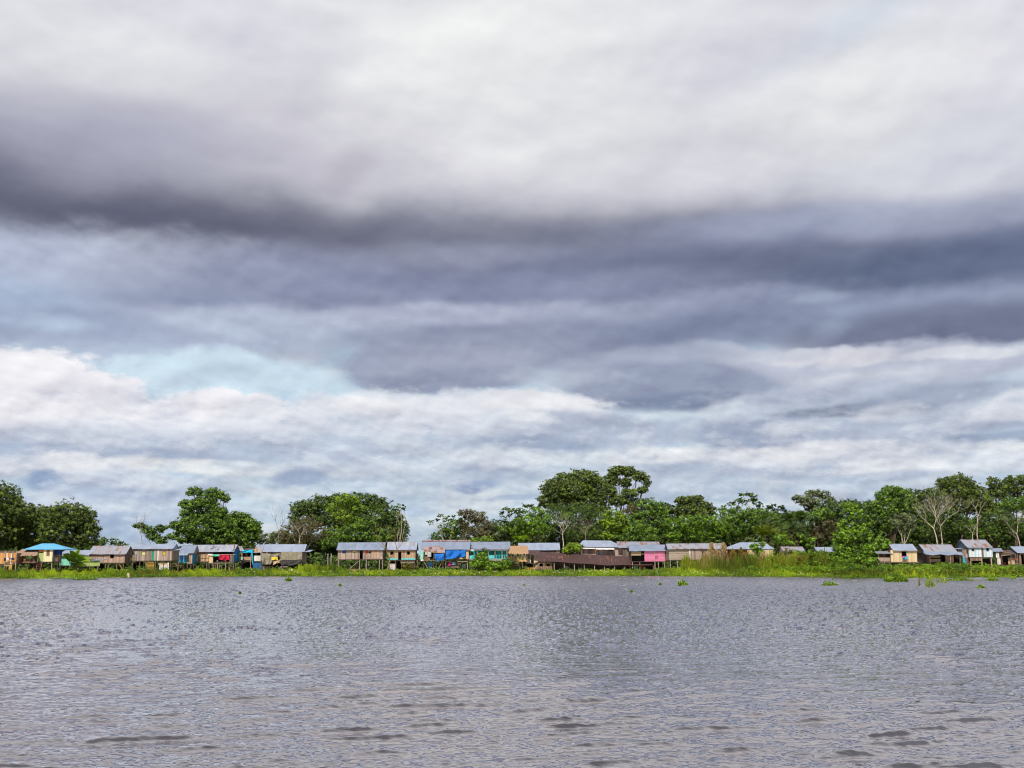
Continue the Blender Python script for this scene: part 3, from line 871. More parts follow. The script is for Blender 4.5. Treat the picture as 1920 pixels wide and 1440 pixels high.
tree('deep shaded tree behind the foot of the fan palm', 258, 1480, [(1470, 1000, 26, 16), (1505, 998, 24, 16), (1440, 985, 22, 16)], 'dark', 602, 1.1)
tree('mid green tree between fan palm and vine column', 262, 1530, [(1548, 962, 18, 10), (1530, 970, 20, 12)], 'green', 601, 1.0)
# ---- vine column and right wood
tree('tall bright vine covered column of foliage near the water', 224, 1606, [(1594, 950, 13, 10), (1602, 965, 15, 13), (1596, 984, 22, 15), (1592, 1006, 28, 15), (1616, 1002, 18, 15), (1588, 1032, 28, 15), (1622, 1032, 28, 16), (1652, 1022, 20, 12), (1670, 1030, 12, 8), (1600, 1048, 32, 10)], 'vine', 61, 1.15, clump=.6, leaf=.40, gap=.05, group=None)
tree('bright rounded shoulder of the right wood, first crown after the vine column', 272, 1680, [(1672, 920, 18, 11), (1655, 932, 16, 12), (1690, 928, 24, 13), (1640, 950, 18, 14), (1670, 950, 34, 18), (1700, 950, 28, 18), (1650, 975, 30, 20)], 'green', 62, 1.1, clump=.65)
tree('dark green crown between the bright shoulder and the tallest right tree', 276, 1738, [(1722, 928, 18, 9), (1745, 925, 18, 10), (1735, 945, 32, 16), (1762, 935, 16, 14)], 'dark', 63, 1.15)
tree('tallest olive crown of the right wood above the white bare tree', 286, 1800, [(1772, 905, 16, 10), (1795, 902, 24, 12), (1818, 912, 16, 12), (1790, 920, 34, 16), (1835, 930, 22, 16), (1810, 945, 40, 20), (1850, 950, 22, 16)], 'olive', 64, 1.1, clump=.62)
tree('pointed olive crown near the right picture edge', 290, 1868, [(1862, 905, 12, 10), (1880, 912, 14, 10), (1872, 925, 22, 14)], 'olive', 65, 1.0, gap=.1, clump=.6)
tree('loose high crown cut by the right picture edge', 288, 1908, [(1902, 900, 18, 9), (1925, 902, 16, 12), (1895, 915, 14, 8), (1920, 925, 24, 14)], 'olive', 66, 1.0, gap=.12, clump=.6)
tree('fresh green crown below the loose high crown at right edge', 276, 1910, [(1905, 945, 30, 14), (1935, 950, 25, 18), (1880, 955, 22, 14)], 'green', 67, 1.05)
tree('shaded fine leaved tree in the lower right wood', 268, 1865, [(1870, 975, 34, 20), (1840, 985, 30, 18), (1895, 990, 34, 20), (1860, 1003, 40, 14)], 'dark', 68, 1.15)
tree('shaded green tree behind the white bare tree', 270, 1755, [(1720, 975, 30, 20), (1765, 972, 36, 22), (1740, 998, 44, 18), (1795, 985, 30, 20), (1700, 1000, 26, 16)], 'dark', 69, 1.2)
tree('grey green tree with a straight pale stem behind the tan house', 258, 1697, [(1690, 968, 14, 8), (1706, 970, 14, 8), (1698, 982, 20, 9), (1678, 980, 10, 7)], 'grey', 70, .7, gap=.15, bark='pale', r0=.14)
bare_tree('big white bare tree with twin trunks and fanning limbs', 256, 1757, 1018, 3.5, 71, .19, 5, .62, 'pale', (-.02, 0, 1), trunks=2, leafy='brown', leaf_n=3, up=.25, gap_x=1.4)
bare_tree('bent pale trunk rising between the right hand crowns', 262, 1832, 985, 2.3, 72, .14, 3, .6, 'pale', (.25, 0, 1), leafy='olive', leaf_n=10)
bare_tree('small pale stemmed tree above the pale blue two storey house', 256, 1824, 1012, 1.6, 73, .11, 3, .7, 'pale', leafy='green', leaf_n=10)
bare_tree('pale forked tree with olive plume crown at the right edge', 256, 1912, 1022, 2.7, 74, .15, 4, .55, 'pale', (-.15, 0, 1), leafy='grey', leaf_n=12, up=.4)
tree('small parasol tree right of the pale blue two storey house', 258, 1850, [(1850, 992, 12, 6), (1860, 1000, 10, 6), (1843, 1003, 10, 6)], 'green', 75, sprays=1.3, r0=.08, spray_leaf=.8)
bare_tree('mossy leaning leafless tree in front of the house with the turquoise band', 216, 724, 1076, 3.6, 76, .26, 4, .6, 'moss', (.35, 0, 1), leafy='reedg', leaf_n=2, up=.5, leaf=.2)
# ---- shrubs in front
tree('dark rounded bush on the grass before the teal porch house, left half of the clump', 217, 905, [(902, 1048, 14, 12), (892, 1058, 12, 8), (915, 1060, 14, 9)], 'vine', 80, 1.3, leaf=.34, clump=.5, r0=.1, cat='bush', name='bush', group='bushes on the bank')
tree('broad dark bush before the teal porch house, right half of the clump', 217, 940, [(935, 1060, 18, 8), (950, 1056, 13, 8), (925, 1064, 14, 6)], 'vine', 81, 1.3, leaf=.34, clump=.5, r0=.1, cat='bush', name='bush', group='bushes on the bank')
tree('reddish dark bush leaning on the thatched hut', 218.5, 962, [(958, 1050, 10, 7), (966, 1058, 8, 6)], 'brown', 82, 1.3, leaf=.3, clump=.5, r0=.08, cat='bush', name='bush', group='bushes on the bank')
tree('dark creeper covered post before the teal porch', 218, 908, [(908, 1036, 6, 8), (904, 1045, 8, 6)], 'dark', 821, 1.3, leaf=.3, clump=.45, r0=.08, cat='bush', name='bush', group='bushes on the bank')
tree('lime green bush between two grey roofs in the middle of the row', 222, 1076, [(1066, 1030, 10, 7), (1082, 1027, 10, 8), (1073, 1022, 10, 5)], 'bright', 83, 1.3, leaf=.36, clump=.5, r0=.1, cat='bush', name='bush', group=None)
tree('leafy sapling among the reeds before the hip roofed red house', 219, 1418, [(1415, 1025, 10, 6), (1422, 1036, 10, 8), (1408, 1046, 9, 6), (1428, 1020, 6, 5)], 'vine', 84, .9, leaf=.36, clump=.5, gap=.1, r0=.06, cat='bush', name='shrub', group='shrubs among the reeds')
tree('tall shrub with white blooms right of the leafy sapling', 220, 1482, [(1462, 1010, 12, 8), (1482, 1014, 12, 7), (1500, 1010, 12, 8), (1478, 1036, 10, 7), (1524, 1018, 12, 10), (1502, 1040, 12, 7)], 'vine', 85, .75, leaf=.4, clump=.5, gap=.25, r0=.08, cat='bush', name='shrub', group='shrubs among the reeds')
tree('spreading green shrub left of the vine column, reaching the bank', 219.5, 1542, [(1540, 1040, 16, 7), (1560, 1044, 16, 8), (1535, 1050, 16, 7), (1524, 1036, 8, 6)], 'green', 86, .9, leaf=.36, clump=.5, r0=.08, cat='bush', name='shrub', group='shrubs among the reeds')
tree('yellow brown bush among the reeds below the pale roofed hut', 218, 1510, [(1510, 1046, 16, 6), (1528, 1052, 14, 6)], 'rust', 87, 1.2, leaf=.3, clump=.5, r0=.06, cat='bush', name='shrub', group='shrubs among the reeds')
tree('small dark bush at the foot of the tan house porch', 218, 1636, [(1636, 1052, 11, 6), (1630, 1058, 8, 4)], 'vine', 88, 1.3, leaf=.3, clump=.45, r0=.06, cat='bush', name='bush', group='bushes on the bank')
tree('brown weedy bush under the grey plank house', 219, 322, [(325, 1060, 10, 6), (338, 1064, 8, 4)], 'brown', 89, 1.2, leaf=.28, clump=.4, r0=.06, cat='bush', name='bush', group='bushes on the bank')
tree('yellow dotted bush under the house with the turquoise band', 219, 765, [(762, 1062, 8, 6), (778, 1066, 8, 4)], 'rust', 90, 1.2, leaf=.28, clump=.4, r0=.06, cat='bush', name='bush', group='bushes on the bank')

# ---- palms, bananas
def frond_np(root_p, d, L, rs, w=0.5, n=9, droop=0.5, feather=True):
    V, Fa, T = [], [], []
    p = np.array(root_p, float); d = np.array(d, float); d /= np.linalg.norm(d)
    tt = .5 + rs.normal() * .18
    side = np.cross(d, (0, 0, 1.0)); side /= (np.linalg.norm(side) + 1e-6)
    roll = rs.normal() * (.35 if feather else .8)
    side = side * math.cos(roll) + np.cross(side, d) * math.sin(roll)
    pts = []
    for i in range(n + 1):
        t = i / n
        q = p + d * L * t + np.array([0, 0, -droop * L * t * t])
        pts.append(q)
    for i in range(n):
        a, b = pts[i], pts[i + 1]
        t = (i + .5) / n
        ww = w * math.sin(math.pi * min(1, t * .9 + .12))
        if feather:
            for s in (-1, 1):
                dr = side * s * ww + np.array([0, 0, -.35 * ww]) + (b - a) * .9
                k = len(V)
                V += [a, a * .5 + b * .5, a * .5 + b * .5 + dr, a + dr * .9]
                Fa.append([k, k + 1, k + 2, k + 3]); T.append(min(1, max(0, tt + rs.normal() * .15)))
        else:
            t2 = (i + 1.5) / n
            w2 = w * math.sin(math.pi * min(1, t2 * .9 + .12))
            for s in (-1, 1):
                k = len(V)
                V += [a, b, b + side * s * w2 + np.array([0, 0, .22 * w2]), a + side * s * ww + np.array([0, 0, .22 * ww])]
                Fa.append([k, k + 1, k + 2, k + 3]); T.append(min(1, max(0, tt + rs.normal() * .05)))
    return V, Fa, T

def frond_plant(label, name, cat, Y, base, crowns, pal, seed, feather=True, group=None, bark='brown', zb=None, elr=(.1, 1.25)):
    """crowns: (px, py, n fronds, length px, width m, droop, stem radius)"""
    rs = np.random.RandomState(seed); rng = random.Random(seed)
    Y = depth(base, Y - 212)
    k = px_scale(Y)
    foot = at(base, 1062, Y); foot.z = (land_z(foot.x, Y) if zb is None else zb) - 0.1
    root = bpy.data.objects.new(name, None); root.location = foot
    link(root); tag(root, label, cat, group)
    paths = []
    for (px, py, n, L, w, dr, sr) in crowns:
        c = at(px, py, Y)
        paths.append(limb(foot, c, sr, sr * .7, rng, .03))
    v, f = tube_np(paths, 6)
    link(bpy.data.objects.new('trunk', np_mesh('trunk', rebase(v, root), f, BM[bark], smooth=True)), root)
    for (px, py, n, L, w, dr, sr) in crowns:
        c = at(px, py, Y)
        for j in range(n):
            a = 6.283 * j / n + rng.uniform(-.2, .2)
            el = rng.uniform(*elr)
            d = (math.cos(a) * math.cos(el), math.sin(a) * math.cos(el), math.sin(el))
            v, f, t = frond_np(c, d, L * k * rng.uniform(.8, 1.15), rs, w, 9, dr, feather)
            link(bpy.data.objects.new('frond', np_mesh('frond', rebase(v, root), f, LM[pal], t)), root)
frond_plant('dark fan palm with drooping fronds standing above the other palm', 'palm_tree', 'palm', 249, 1490,
            [(1480, 972, 34, 25, 1.5, .35, .22), (1500, 970, 34, 26, 1.5, .4, .22), (1492, 990, 24, 20, 1.3, .6, .2)], 'dark', 91, True, elr=(-.7, 1.45))
frond_plant('lower feathery palm with arching fronds left of the dark fan palm', 'palm_tree', 'palm', 243, 1436,
            [(1436, 1004, 26, 38, 1.0, .3, .2), (1464, 1006, 16, 26, .9, .5, .15)], 'reedg', 92, True, elr=(0, 1.3))
frond_plant('banana plant with ragged broad leaves beside the mint green hut', 'banana_plant', 'plant', 220, 140,
            [(140, 1046, 12, 30, .42, .3, .12), (130, 1052, 9, 28, .40, .35, .10), (152, 1052, 9, 26, .40, .35, .10), (142, 1060, 9, 22, .4, .4, .10)], 'banana', 93, False, bark='moss')
frond_plant('banana plants behind the thatched hut', 'banana_plant', 'plant', 256, 975,
            [(972, 1014, 9, 22, .6, .4, .14), (985, 1012, 7, 18, .6, .4, .12)], 'banana', 94, False, bark='moss')
frond_plant('small banana tuft between the rust and grey roofs, against the sky', 'banana_plant', 'plant', 262, 236,
            [(236, 1022, 6, 9, .35, .4, .1)], 'dark', 95, False)

# ---- dark undergrowth filling the wood (one mass nobody could count)
def undergrowth():
    rs = np.random.RandomState(99); rng = random.Random(99)
    Vs, Fs, Ts = [], [], []
    off = 0
    bl = []
    for (x0, x1, ytop, Y) in [(545, 765, 995, 296), (-20, 180, 1005, 290), (330, 480, 1012, 290), (815, 935, 1004, 290),
                              (935, 1260, 975, 300), (1240, 1480, 972, 300), (1460, 1640, 975, 300), (1620, 1930, 965, 300)]:
        x = x0
        while x < x1:
            h = rng.uniform(0, 14)
            py = ytop + h
            YD = depth(min(1920, max(0, x)), Y - 212)
            k = px_scale(YD)
            c = at(x, (py + 1056) / 2, YD + rng.uniform(-3, 3))
            bl.append((tuple(c), 20 * k, 2.2, (1056 - py) / 2 * k))
            x += 22
    v, f, t = crown_np(bl, rs, 2.0, .6, .9, 0, 12)
    o = link(bpy.data.objects.new('undergrowth', np_mesh('undergrowth', v, f, LM['dark'], t)))
    tag(o, 'dark tangled undergrowth filling the wood behind the houses', 'undergrowth', kind='stuff')
undergrowth()
def low_scrub():
    rs = np.random.RandomState(98); rng = random.Random(98)
    bl = []
    for x in range(-60, 2000, 14):
        D = rng.uniform(24, 32); px = min(1920, max(0, x)); Y = depth(px, D)
        top = 1040 + rng.uniform(-3, 6)
        c = at(x, (top + 1076) / 2, Y)
        bl.append((tuple(c), 10 * px_scale(Y), 1.4, (1076 - top) / 2 * px_scale(Y)))
    v, f, t = crown_np(bl, rs, 2.2, .55, .8, 0, 12)
    o = link(bpy.data.objects.new('low_scrub', np_mesh('low_scrub', v, f, LM['dark'], t)))
    tag(o, 'low dark scrub seen between the stilts behind the houses', 'scrub', kind='stuff')
low_scrub()

# ------------------------------------------------------------------ house materials
def plank_mat(name, cols, horiz=False, w=0.22, rough=0.85, stain=(0.35, 0.30, 0.26), stain_amt=0.45, seed=0.0, gloss=.25):
    m = bpy.data.materials.new(name); m.use_nodes = True
    M = N(m.node_tree); p = m.node_tree.nodes['Principled BSDF']
    pos = M.new('ShaderNodeNewGeometry').outputs['Position']
    x, y, z = M.sep(pos)[:3]
    u = z if horiz else M.math('ADD', x, y)
    v = M.math('ADD', x, y) if horiz else z
    idx = M.math('FLOOR', M.math('DIVIDE', u, w))
    wn = M.new('ShaderNodeTexWhiteNoise', noise_dimensions='1D')
    M.put(wn.inputs['W'], M.math('ADD', idx, seed))
    n = len(cols)
    c = M.ramp(wn.outputs[0], [(i / n, (*cc, 1)) for i, cc in enumerate(cols)], 'CONSTANT')
    # long weather streaks along the board
    st = M.noise(M.comb(M.math('MULTIPLY', u, 5.0), M.math('MULTIPLY', v, 0.8), seed), 1.0, 5.0, 0.65)[0]
    c = M.mix(M.rng(st, 0.48, 0.75, 0, stain_amt), c, M.mix(1.0, c, (*stain, 1), 'MULTIPLY'))
    fr = M.math('FRACT', M.math('DIVIDE', u, w))
    gap = M.math('LESS_THAN', fr, 0.06)
    c = M.mix(gap, c, (0.03, 0.025, 0.02, 1))
    M.put(p.inputs['Base Color'], c)
    p.inputs['Roughness'].default_value = rough
    p.inputs['Specular IOR Level'].default_value = gloss
    return m

def metal_mat(name, base, base2, rust=(0.26, 0.10, 0.055), amt=0.15, seed=0.0, rough=0.5, met=0.25, sheet=0.85):
    m = bpy.data.materials.new(name); m.use_nodes = True
    M = N(m.node_tree); p = m.node_tree.nodes['Principled BSDF']
    pos = M.new('ShaderNodeNewGeometry').outputs['Position']
    x, y, z = M.sep(pos)[:3]
    idx = M.math('FLOOR', M.math('DIVIDE', x, sheet))
    row = M.math('FLOOR', M.math('DIVIDE', y, 1.6))
    wn = M.new('ShaderNodeTexWhiteNoise', noise_dimensions='2D')
    M.put(wn.inputs['Vector'], M.comb(M.math('ADD', idx, seed), row))
    c = M.mix(wn.outputs[0], (*base, 1), (*base2, 1))
    n1 = M.noise(M.comb(M.math('MULTIPLY', x, 2.2), M.math('MULTIPLY', y, 0.45), seed), 1.0, 5.0, 0.6)[0]
    th = M.math('MULTIPLY_ADD', wn.outputs[0], 0.22, n1)
    r = M.rng(th, 0.86 - amt, 0.98 - amt)
    c = M.mix(r, c, (*rust, 1))
    wv = M.new('ShaderNodeTexWave', wave_type='BANDS', bands_direction='X')
    M.put(wv.inputs['Vector'], pos); wv.inputs['Scale'].default_value = 2.6
    b = M.new('ShaderNodeBump'); b.inputs['Strength'].default_value = 0.6; b.inputs['Distance'].default_value = 0.02
    M.put(b.inputs['Height'], wv.outputs['Fac']); M.put(p.inputs['Normal'], b.outputs[0])
    M.put(p.inputs['Base Color'], c)
    p.inputs['Metallic'].default_value = met
    M.put(p.inputs['Roughness'], M.math('MULTIPLY_ADD', r, 0.35, rough))
    return m

def plain(name, c, rough=0.7, var=0.2, scale=1.5):
    return mat_simple(name, c, rough, var, scale)

HM = {}
def HMm(key, fn, *a, **k):
    HM[key] = fn(key, *a, **k)
GREYW = [(.34, .25, .20), (.42, .32, .26), (.27, .20, .165), (.38, .30, .25), (.46, .37, .31), (.24, .175, .14)]
TANW = [(.48, .33, .21), (.40, .27, .17), (.54, .39, .26), (.35, .24, .16), (.50, .36, .25)]
PINKW = [(.46, .31, .24), (.40, .27, .21), (.52, .37, .29), (.34, .235, .185), (.49, .34, .26)]
ORW = [(.62, .33, .12), (.66, .42, .22), (.55, .26, .09), (.70, .50, .30), (.45, .16, .06)]
HMm('grey_planks', plank_mat, GREYW, seed=1.0, w=.26)
HMm('pinkish_planks', plank_mat, PINKW, seed=2.0, w=.24)
HMm('tan_planks', plank_mat, TANW, seed=3.0, w=.22)
HMm('tan_boards', plank_mat, TANW, horiz=True, seed=4.0, w=.22)
HMm('grey_boards', plank_mat, [(.36, .29, .23), (.42, .35, .28), (.30, .24, .19)], horiz=True, seed=5.0, w=.25)
HMm('orange_planks', plank_mat, ORW, seed=6.0, w=.5)
HMm('dark_planks', plank_mat, [(.16, .12, .10), (.11, .085, .07), (.20, .155, .13)], seed=7.0)
HMm('brown_planks', plank_mat, [(.28, .18, .12), (.22, .14, .095), (.34, .23, .16), (.18, .115, .08)], seed=8.0)
HMm('cream_boards', plank_mat, [(.78, .68, .40), (.72, .62, .36), (.80, .71, .46)], seed=9.0, stain_amt=.2, w=.3)
HMm('lime_boards', plank_mat, [(.38, .48, .17), (.42, .51, .20), (.34, .44, .15)], seed=10.0, stain_amt=.2)
HMm('navy_boards', plank_mat, [(.012, .045, .20), (.010, .038, .16), (.016, .055, .23)], seed=11.0, stain_amt=.2)
HMm('mint_boards', plank_mat, [(.24, .68, .50), (.22, .62, .46), (.27, .72, .54)], seed=12.0, stain_amt=.15)
HMm('sky_blue_boards', plank_mat, [(.03, .34, .60), (.025, .28, .52), (.04, .38, .66)], seed=13.0, stain_amt=.2)
HMm('blue_boards', plank_mat, [(.015, .20, .52), (.012, .16, .44), (.02, .24, .58)], seed=14.0, stain_amt=.25, w=.4)
HMm('pale_blue_boards', plank_mat, [(.60, .70, .76), (.52, .63, .70), (.68, .76, .80), (.48, .58, .64)], seed=15.0, stain_amt=.4, w=.2)
HMm('teal_boards', plank_mat, [(.02, .40, .35), (.015, .34, .30), (.03, .46, .40)], seed=16.0, stain_amt=.2)
HMm('aqua_boards', plank_mat, [(.12, .62, .66), (.10, .55, .60), (.15, .68, .72)], seed=17.0, stain_amt=.2)
HMm('pink_boards', plank_mat, [(.74, .25, .42), (.66, .20, .36), (.80, .32, .50)], horiz=True, seed=18.0, stain_amt=.35, w=.28)
HMm('red_boards', plank_mat, [(.36, .085, .05), (.30, .07, .045), (.42, .12, .07)], seed=19.0)
HMm('light_planks', plank_mat, [(.66, .50, .30), (.62, .45, .26), (.70, .55, .35), (.58, .42, .25)], seed=20.0, stain_amt=.15, w=.3)
HMm('white_boards', plank_mat, [(.70, .67, .62), (.62, .58, .54), (.76, .73, .68)], seed=21.0, stain_amt=.4)
HMm('yellow_boards', plank_mat, [(.75, .55, .12), (.70, .50, .10)], seed=22.0, stain_amt=.2)
HMm('zinc', metal_mat, (.26, .31, .415), (.21, .255, .355), amt=.06, seed=1.0)
HMm('zinc_light', metal_mat, (.34, .395, .51), (.27, .32, .43), amt=.05, seed=2.0)
HMm('zinc_rust', metal_mat, (.29, .32, .40), (.26, .25, .29), amt=.22, seed=3.0)
HMm('zinc_half', metal_mat, (.30, .33, .41), (.34, .30, .31), amt=.20, seed=4.0, rust=(.25, .155, .12))
HMm('zinc_patch', metal_mat, (.40, .43, .50), (.30, .31, .38), amt=.16, seed=5.0, rust=(.10, .09, .11), sheet=.7)
HMm('zinc_warm', metal_mat, (.30, .33, .40), (.33, .33, .38), amt=.23, seed=6.0, rust=(.25, .13, .085))
HMm('rusty_sheet', metal_mat, (.070, .036, .034), (.048, .023, .023), amt=.18, seed=7.0, rust=(.17, .075, .05), rough=.6, met=.1, sheet=1.4)
HMm('rusty_pieces', metal_mat, (.30, .27, .30), (.36, .22, .18), amt=.26, seed=8.0, rust=(.20, .08, .06), sheet=.5)
HMm('blue_roof', mat_simple, (.085, .34, .60), .55, .2, 1.2, (.13, .37, .55))
HMm('slate_gable', plain, (.16, .21, .25), .8, .3, 4)
HMm('pale_gable', plain, (.30, .42, .55), .7, .3, 3)
HMm('thatch', mat_simple, (.42, .28, .21), .95, .2, 5.0, (.22, .145, .115))
HMm('thatch_tan', mat_simple, (.46, .30, .17), .95, .2, 6.0, (.20, .125, .08))
HMm('post_wood', mat_simple, (.30, .22, .17), .9, .3, 2.0, (.15, .105, .08))
HMm('post_light', mat_simple, (.55, .42, .32), .9, .3, 2.0, (.36, .27, .20))
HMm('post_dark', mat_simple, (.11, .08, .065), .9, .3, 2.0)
HMm('post_grey', mat_simple, (.42, .36, .33), .9, .3, 2.0, (.28, .24, .21))
HMm('post_red', mat_simple, (.34, .14, .12), .9, .3, 2.0)
HMm('bamboo', mat_simple, (.62, .38, .09), .7, .2, 4.0, (.48, .30, .07))
HMm('white_paint', plain, (.78, .76, .73), .7, .15, 3)
HMm('green_paint', plain, (.02, .33, .23), .6, .2)
HMm('orange_panel', plain, (.70, .22, .05), .7, .3, 4)
HMm('shade_black', plain, (.02, .018, .016), .9)  # near-black standing in for shade under floors, in porches and at gable ends
HMm('yellow_cloth', plain, (.75, .58, .05), .8)
HMm('lime_cloth', plain, (.62, .68, .28), .8)
HMm('blue_cloth', plain, (.03, .08, .42), .8)
HMm('red_cloth', plain, (.75, .03, .02), .8)
HMm('earth', mat_simple, (.55, .26, .10), .95, .3, 1.5, (.36, .15, .06))
HMm('beige_block', mat_simple, (.66, .56, .40), .9, .25, 2.0)
def cloth_mat(name, c, c2=None, sc=2.0):
    return mat_simple(name, c, .75, .25, sc, c2)
HMm('tarp_blue', cloth_mat, (.012, .17, .60), (.008, .115, .46))
HMm('tarp_navy', cloth_mat, (.012, .06, .18))
HMm('tarp_deep', cloth_mat, (.03, .13, .30))
HMm('tarp_cyan', cloth_mat, (.01, .48, .74))
HMm('tarp_olive', cloth_mat, (.30, .27, .20), (.20, .18, .13))
HMm('tarp_black', cloth_mat, (.055, .05, .052))
HMm('cloth_crimson', cloth_mat, (.46, .015, .045))
HMm('cloth_rose', cloth_mat, (.78, .01, .08))
HMm('cloth_mint', cloth_mat, (.10, .62, .44))
HMm('cloth_white', cloth_mat, (.74, .72, .70))
HMm('cloth_grey', cloth_mat, (.48, .47, .48))
HMm('cloth_black', cloth_mat, (.03, .03, .045))
HMm('cloth_maroon', cloth_mat, (.28, .03, .05))
HMm('cloth_pink', cloth_mat, (.90, .02, .28))
HMm('cloth_aqua', cloth_mat, (.01, .45, .66))
HMm('cloth_blue', cloth_mat, (.02, .16, .55))
HMm('cloth_sage', cloth_mat, (.42, .56, .46))
HMm('skin', plain, (.22, .11, .06), .6)
HMm('hair', plain, (.01, .008, .007), .6)
HMm('plastic_yellow', plain, (.85, .50, .01), .4)
HMm('plastic_blue', plain, (.01, .20, .62), .4)
HMm('plastic_white', plain, (.78, .78, .78), .4)
HMm('plastic_red', plain, (.75, .06, .03), .4)

# ------------------------------------------------------------------ mesh collector
class MB:
    def __init__(s):
        s.v = []; s.f = []
    def quad(s, a, b, c, d):
        k = len(s.v); s.v += [tuple(a), tuple(b), tuple(c), tuple(d)]; s.f.append((k, k + 1, k + 2, k + 3)); return s
    def tri(s, a, b, c):
        k = len(s.v); s.v += [tuple(a), tuple(b), tuple(c)]; s.f.append((k, k + 1, k + 2)); return s
    def box(s, x0, x1, y0, y1, z0, z1):
        k = len(s.v)
        s.v += [(x0, y0, z0), (x1, y0, z0), (x1, y1, z0), (x0, y1, z0), (x0, y0, z1), (x1, y0, z1), (x1, y1, z1), (x0, y1, z1)]
        s.f += [tuple(k + i for i in q) for q in ((0, 3, 2, 1), (4, 5, 6, 7), (0, 1, 5, 4), (1, 2, 6, 5), (2, 3, 7, 6), (3, 0, 4, 7))]
        return s
    def slab(s, a, b, c, d, t):
        """thick sheet: a b c d corner loop (top side), thickness t downwards"""
        T = [Vector(q) for q in (a, b, c, d)]; B = [q - Vector((0, 0, t)) for q in T]
        k = len(s.v); s.v += [tuple(q) for q in T + B]
        s.f += [tuple(k + i for i in q) for q in ((0, 1, 2, 3), (7, 6, 5, 4), (0, 4, 5, 1), (1, 5, 6, 2), (2, 6, 7, 3), (3, 7, 4, 0))]
        return s
    def tube(s, pts, rad, sides=7, cap=True):
        v, f = tube_np([([Vector(p) for p in pts], rad)], sides)
        k = len(s.v); s.v += [tuple(q) for q in v]; s.f += [tuple(int(i) + k for i in q) for q in f]
        if cap:
            n = len(pts)
            s.f.append(tuple(k + i for i in range(sides))[::-1]); s.f.append(tuple(k + (n - 1) * sides + i for i in range(sides)))
        return s
    def build(s, name, mat, parent=None, smooth=False, loc=None):
        o = Vector(parent.location) if parent is not None and loc is None else Vector(loc or (0, 0, 0))
        p = parent
        if parent is not None and parent.parent is not None:
            o = Vector(parent.parent.location)
            # sub-part: parent mesh sits at its thing's origin
        me = bpy.data.meshes.new(name)
        me.from_pydata([tuple(Vector(q) - o) for q in s.v], [], s.f)
        if smooth:
            me.polygons.foreach_set('use_smooth', [True] * len(me.polygons))
        me.update()
        me.materials.append(HM[mat] if isinstance(mat, str) else mat)
        ob = bpy.data.objects.new(name, me)
        if parent is None: ob.location = o
        link(ob, parent)
        return ob

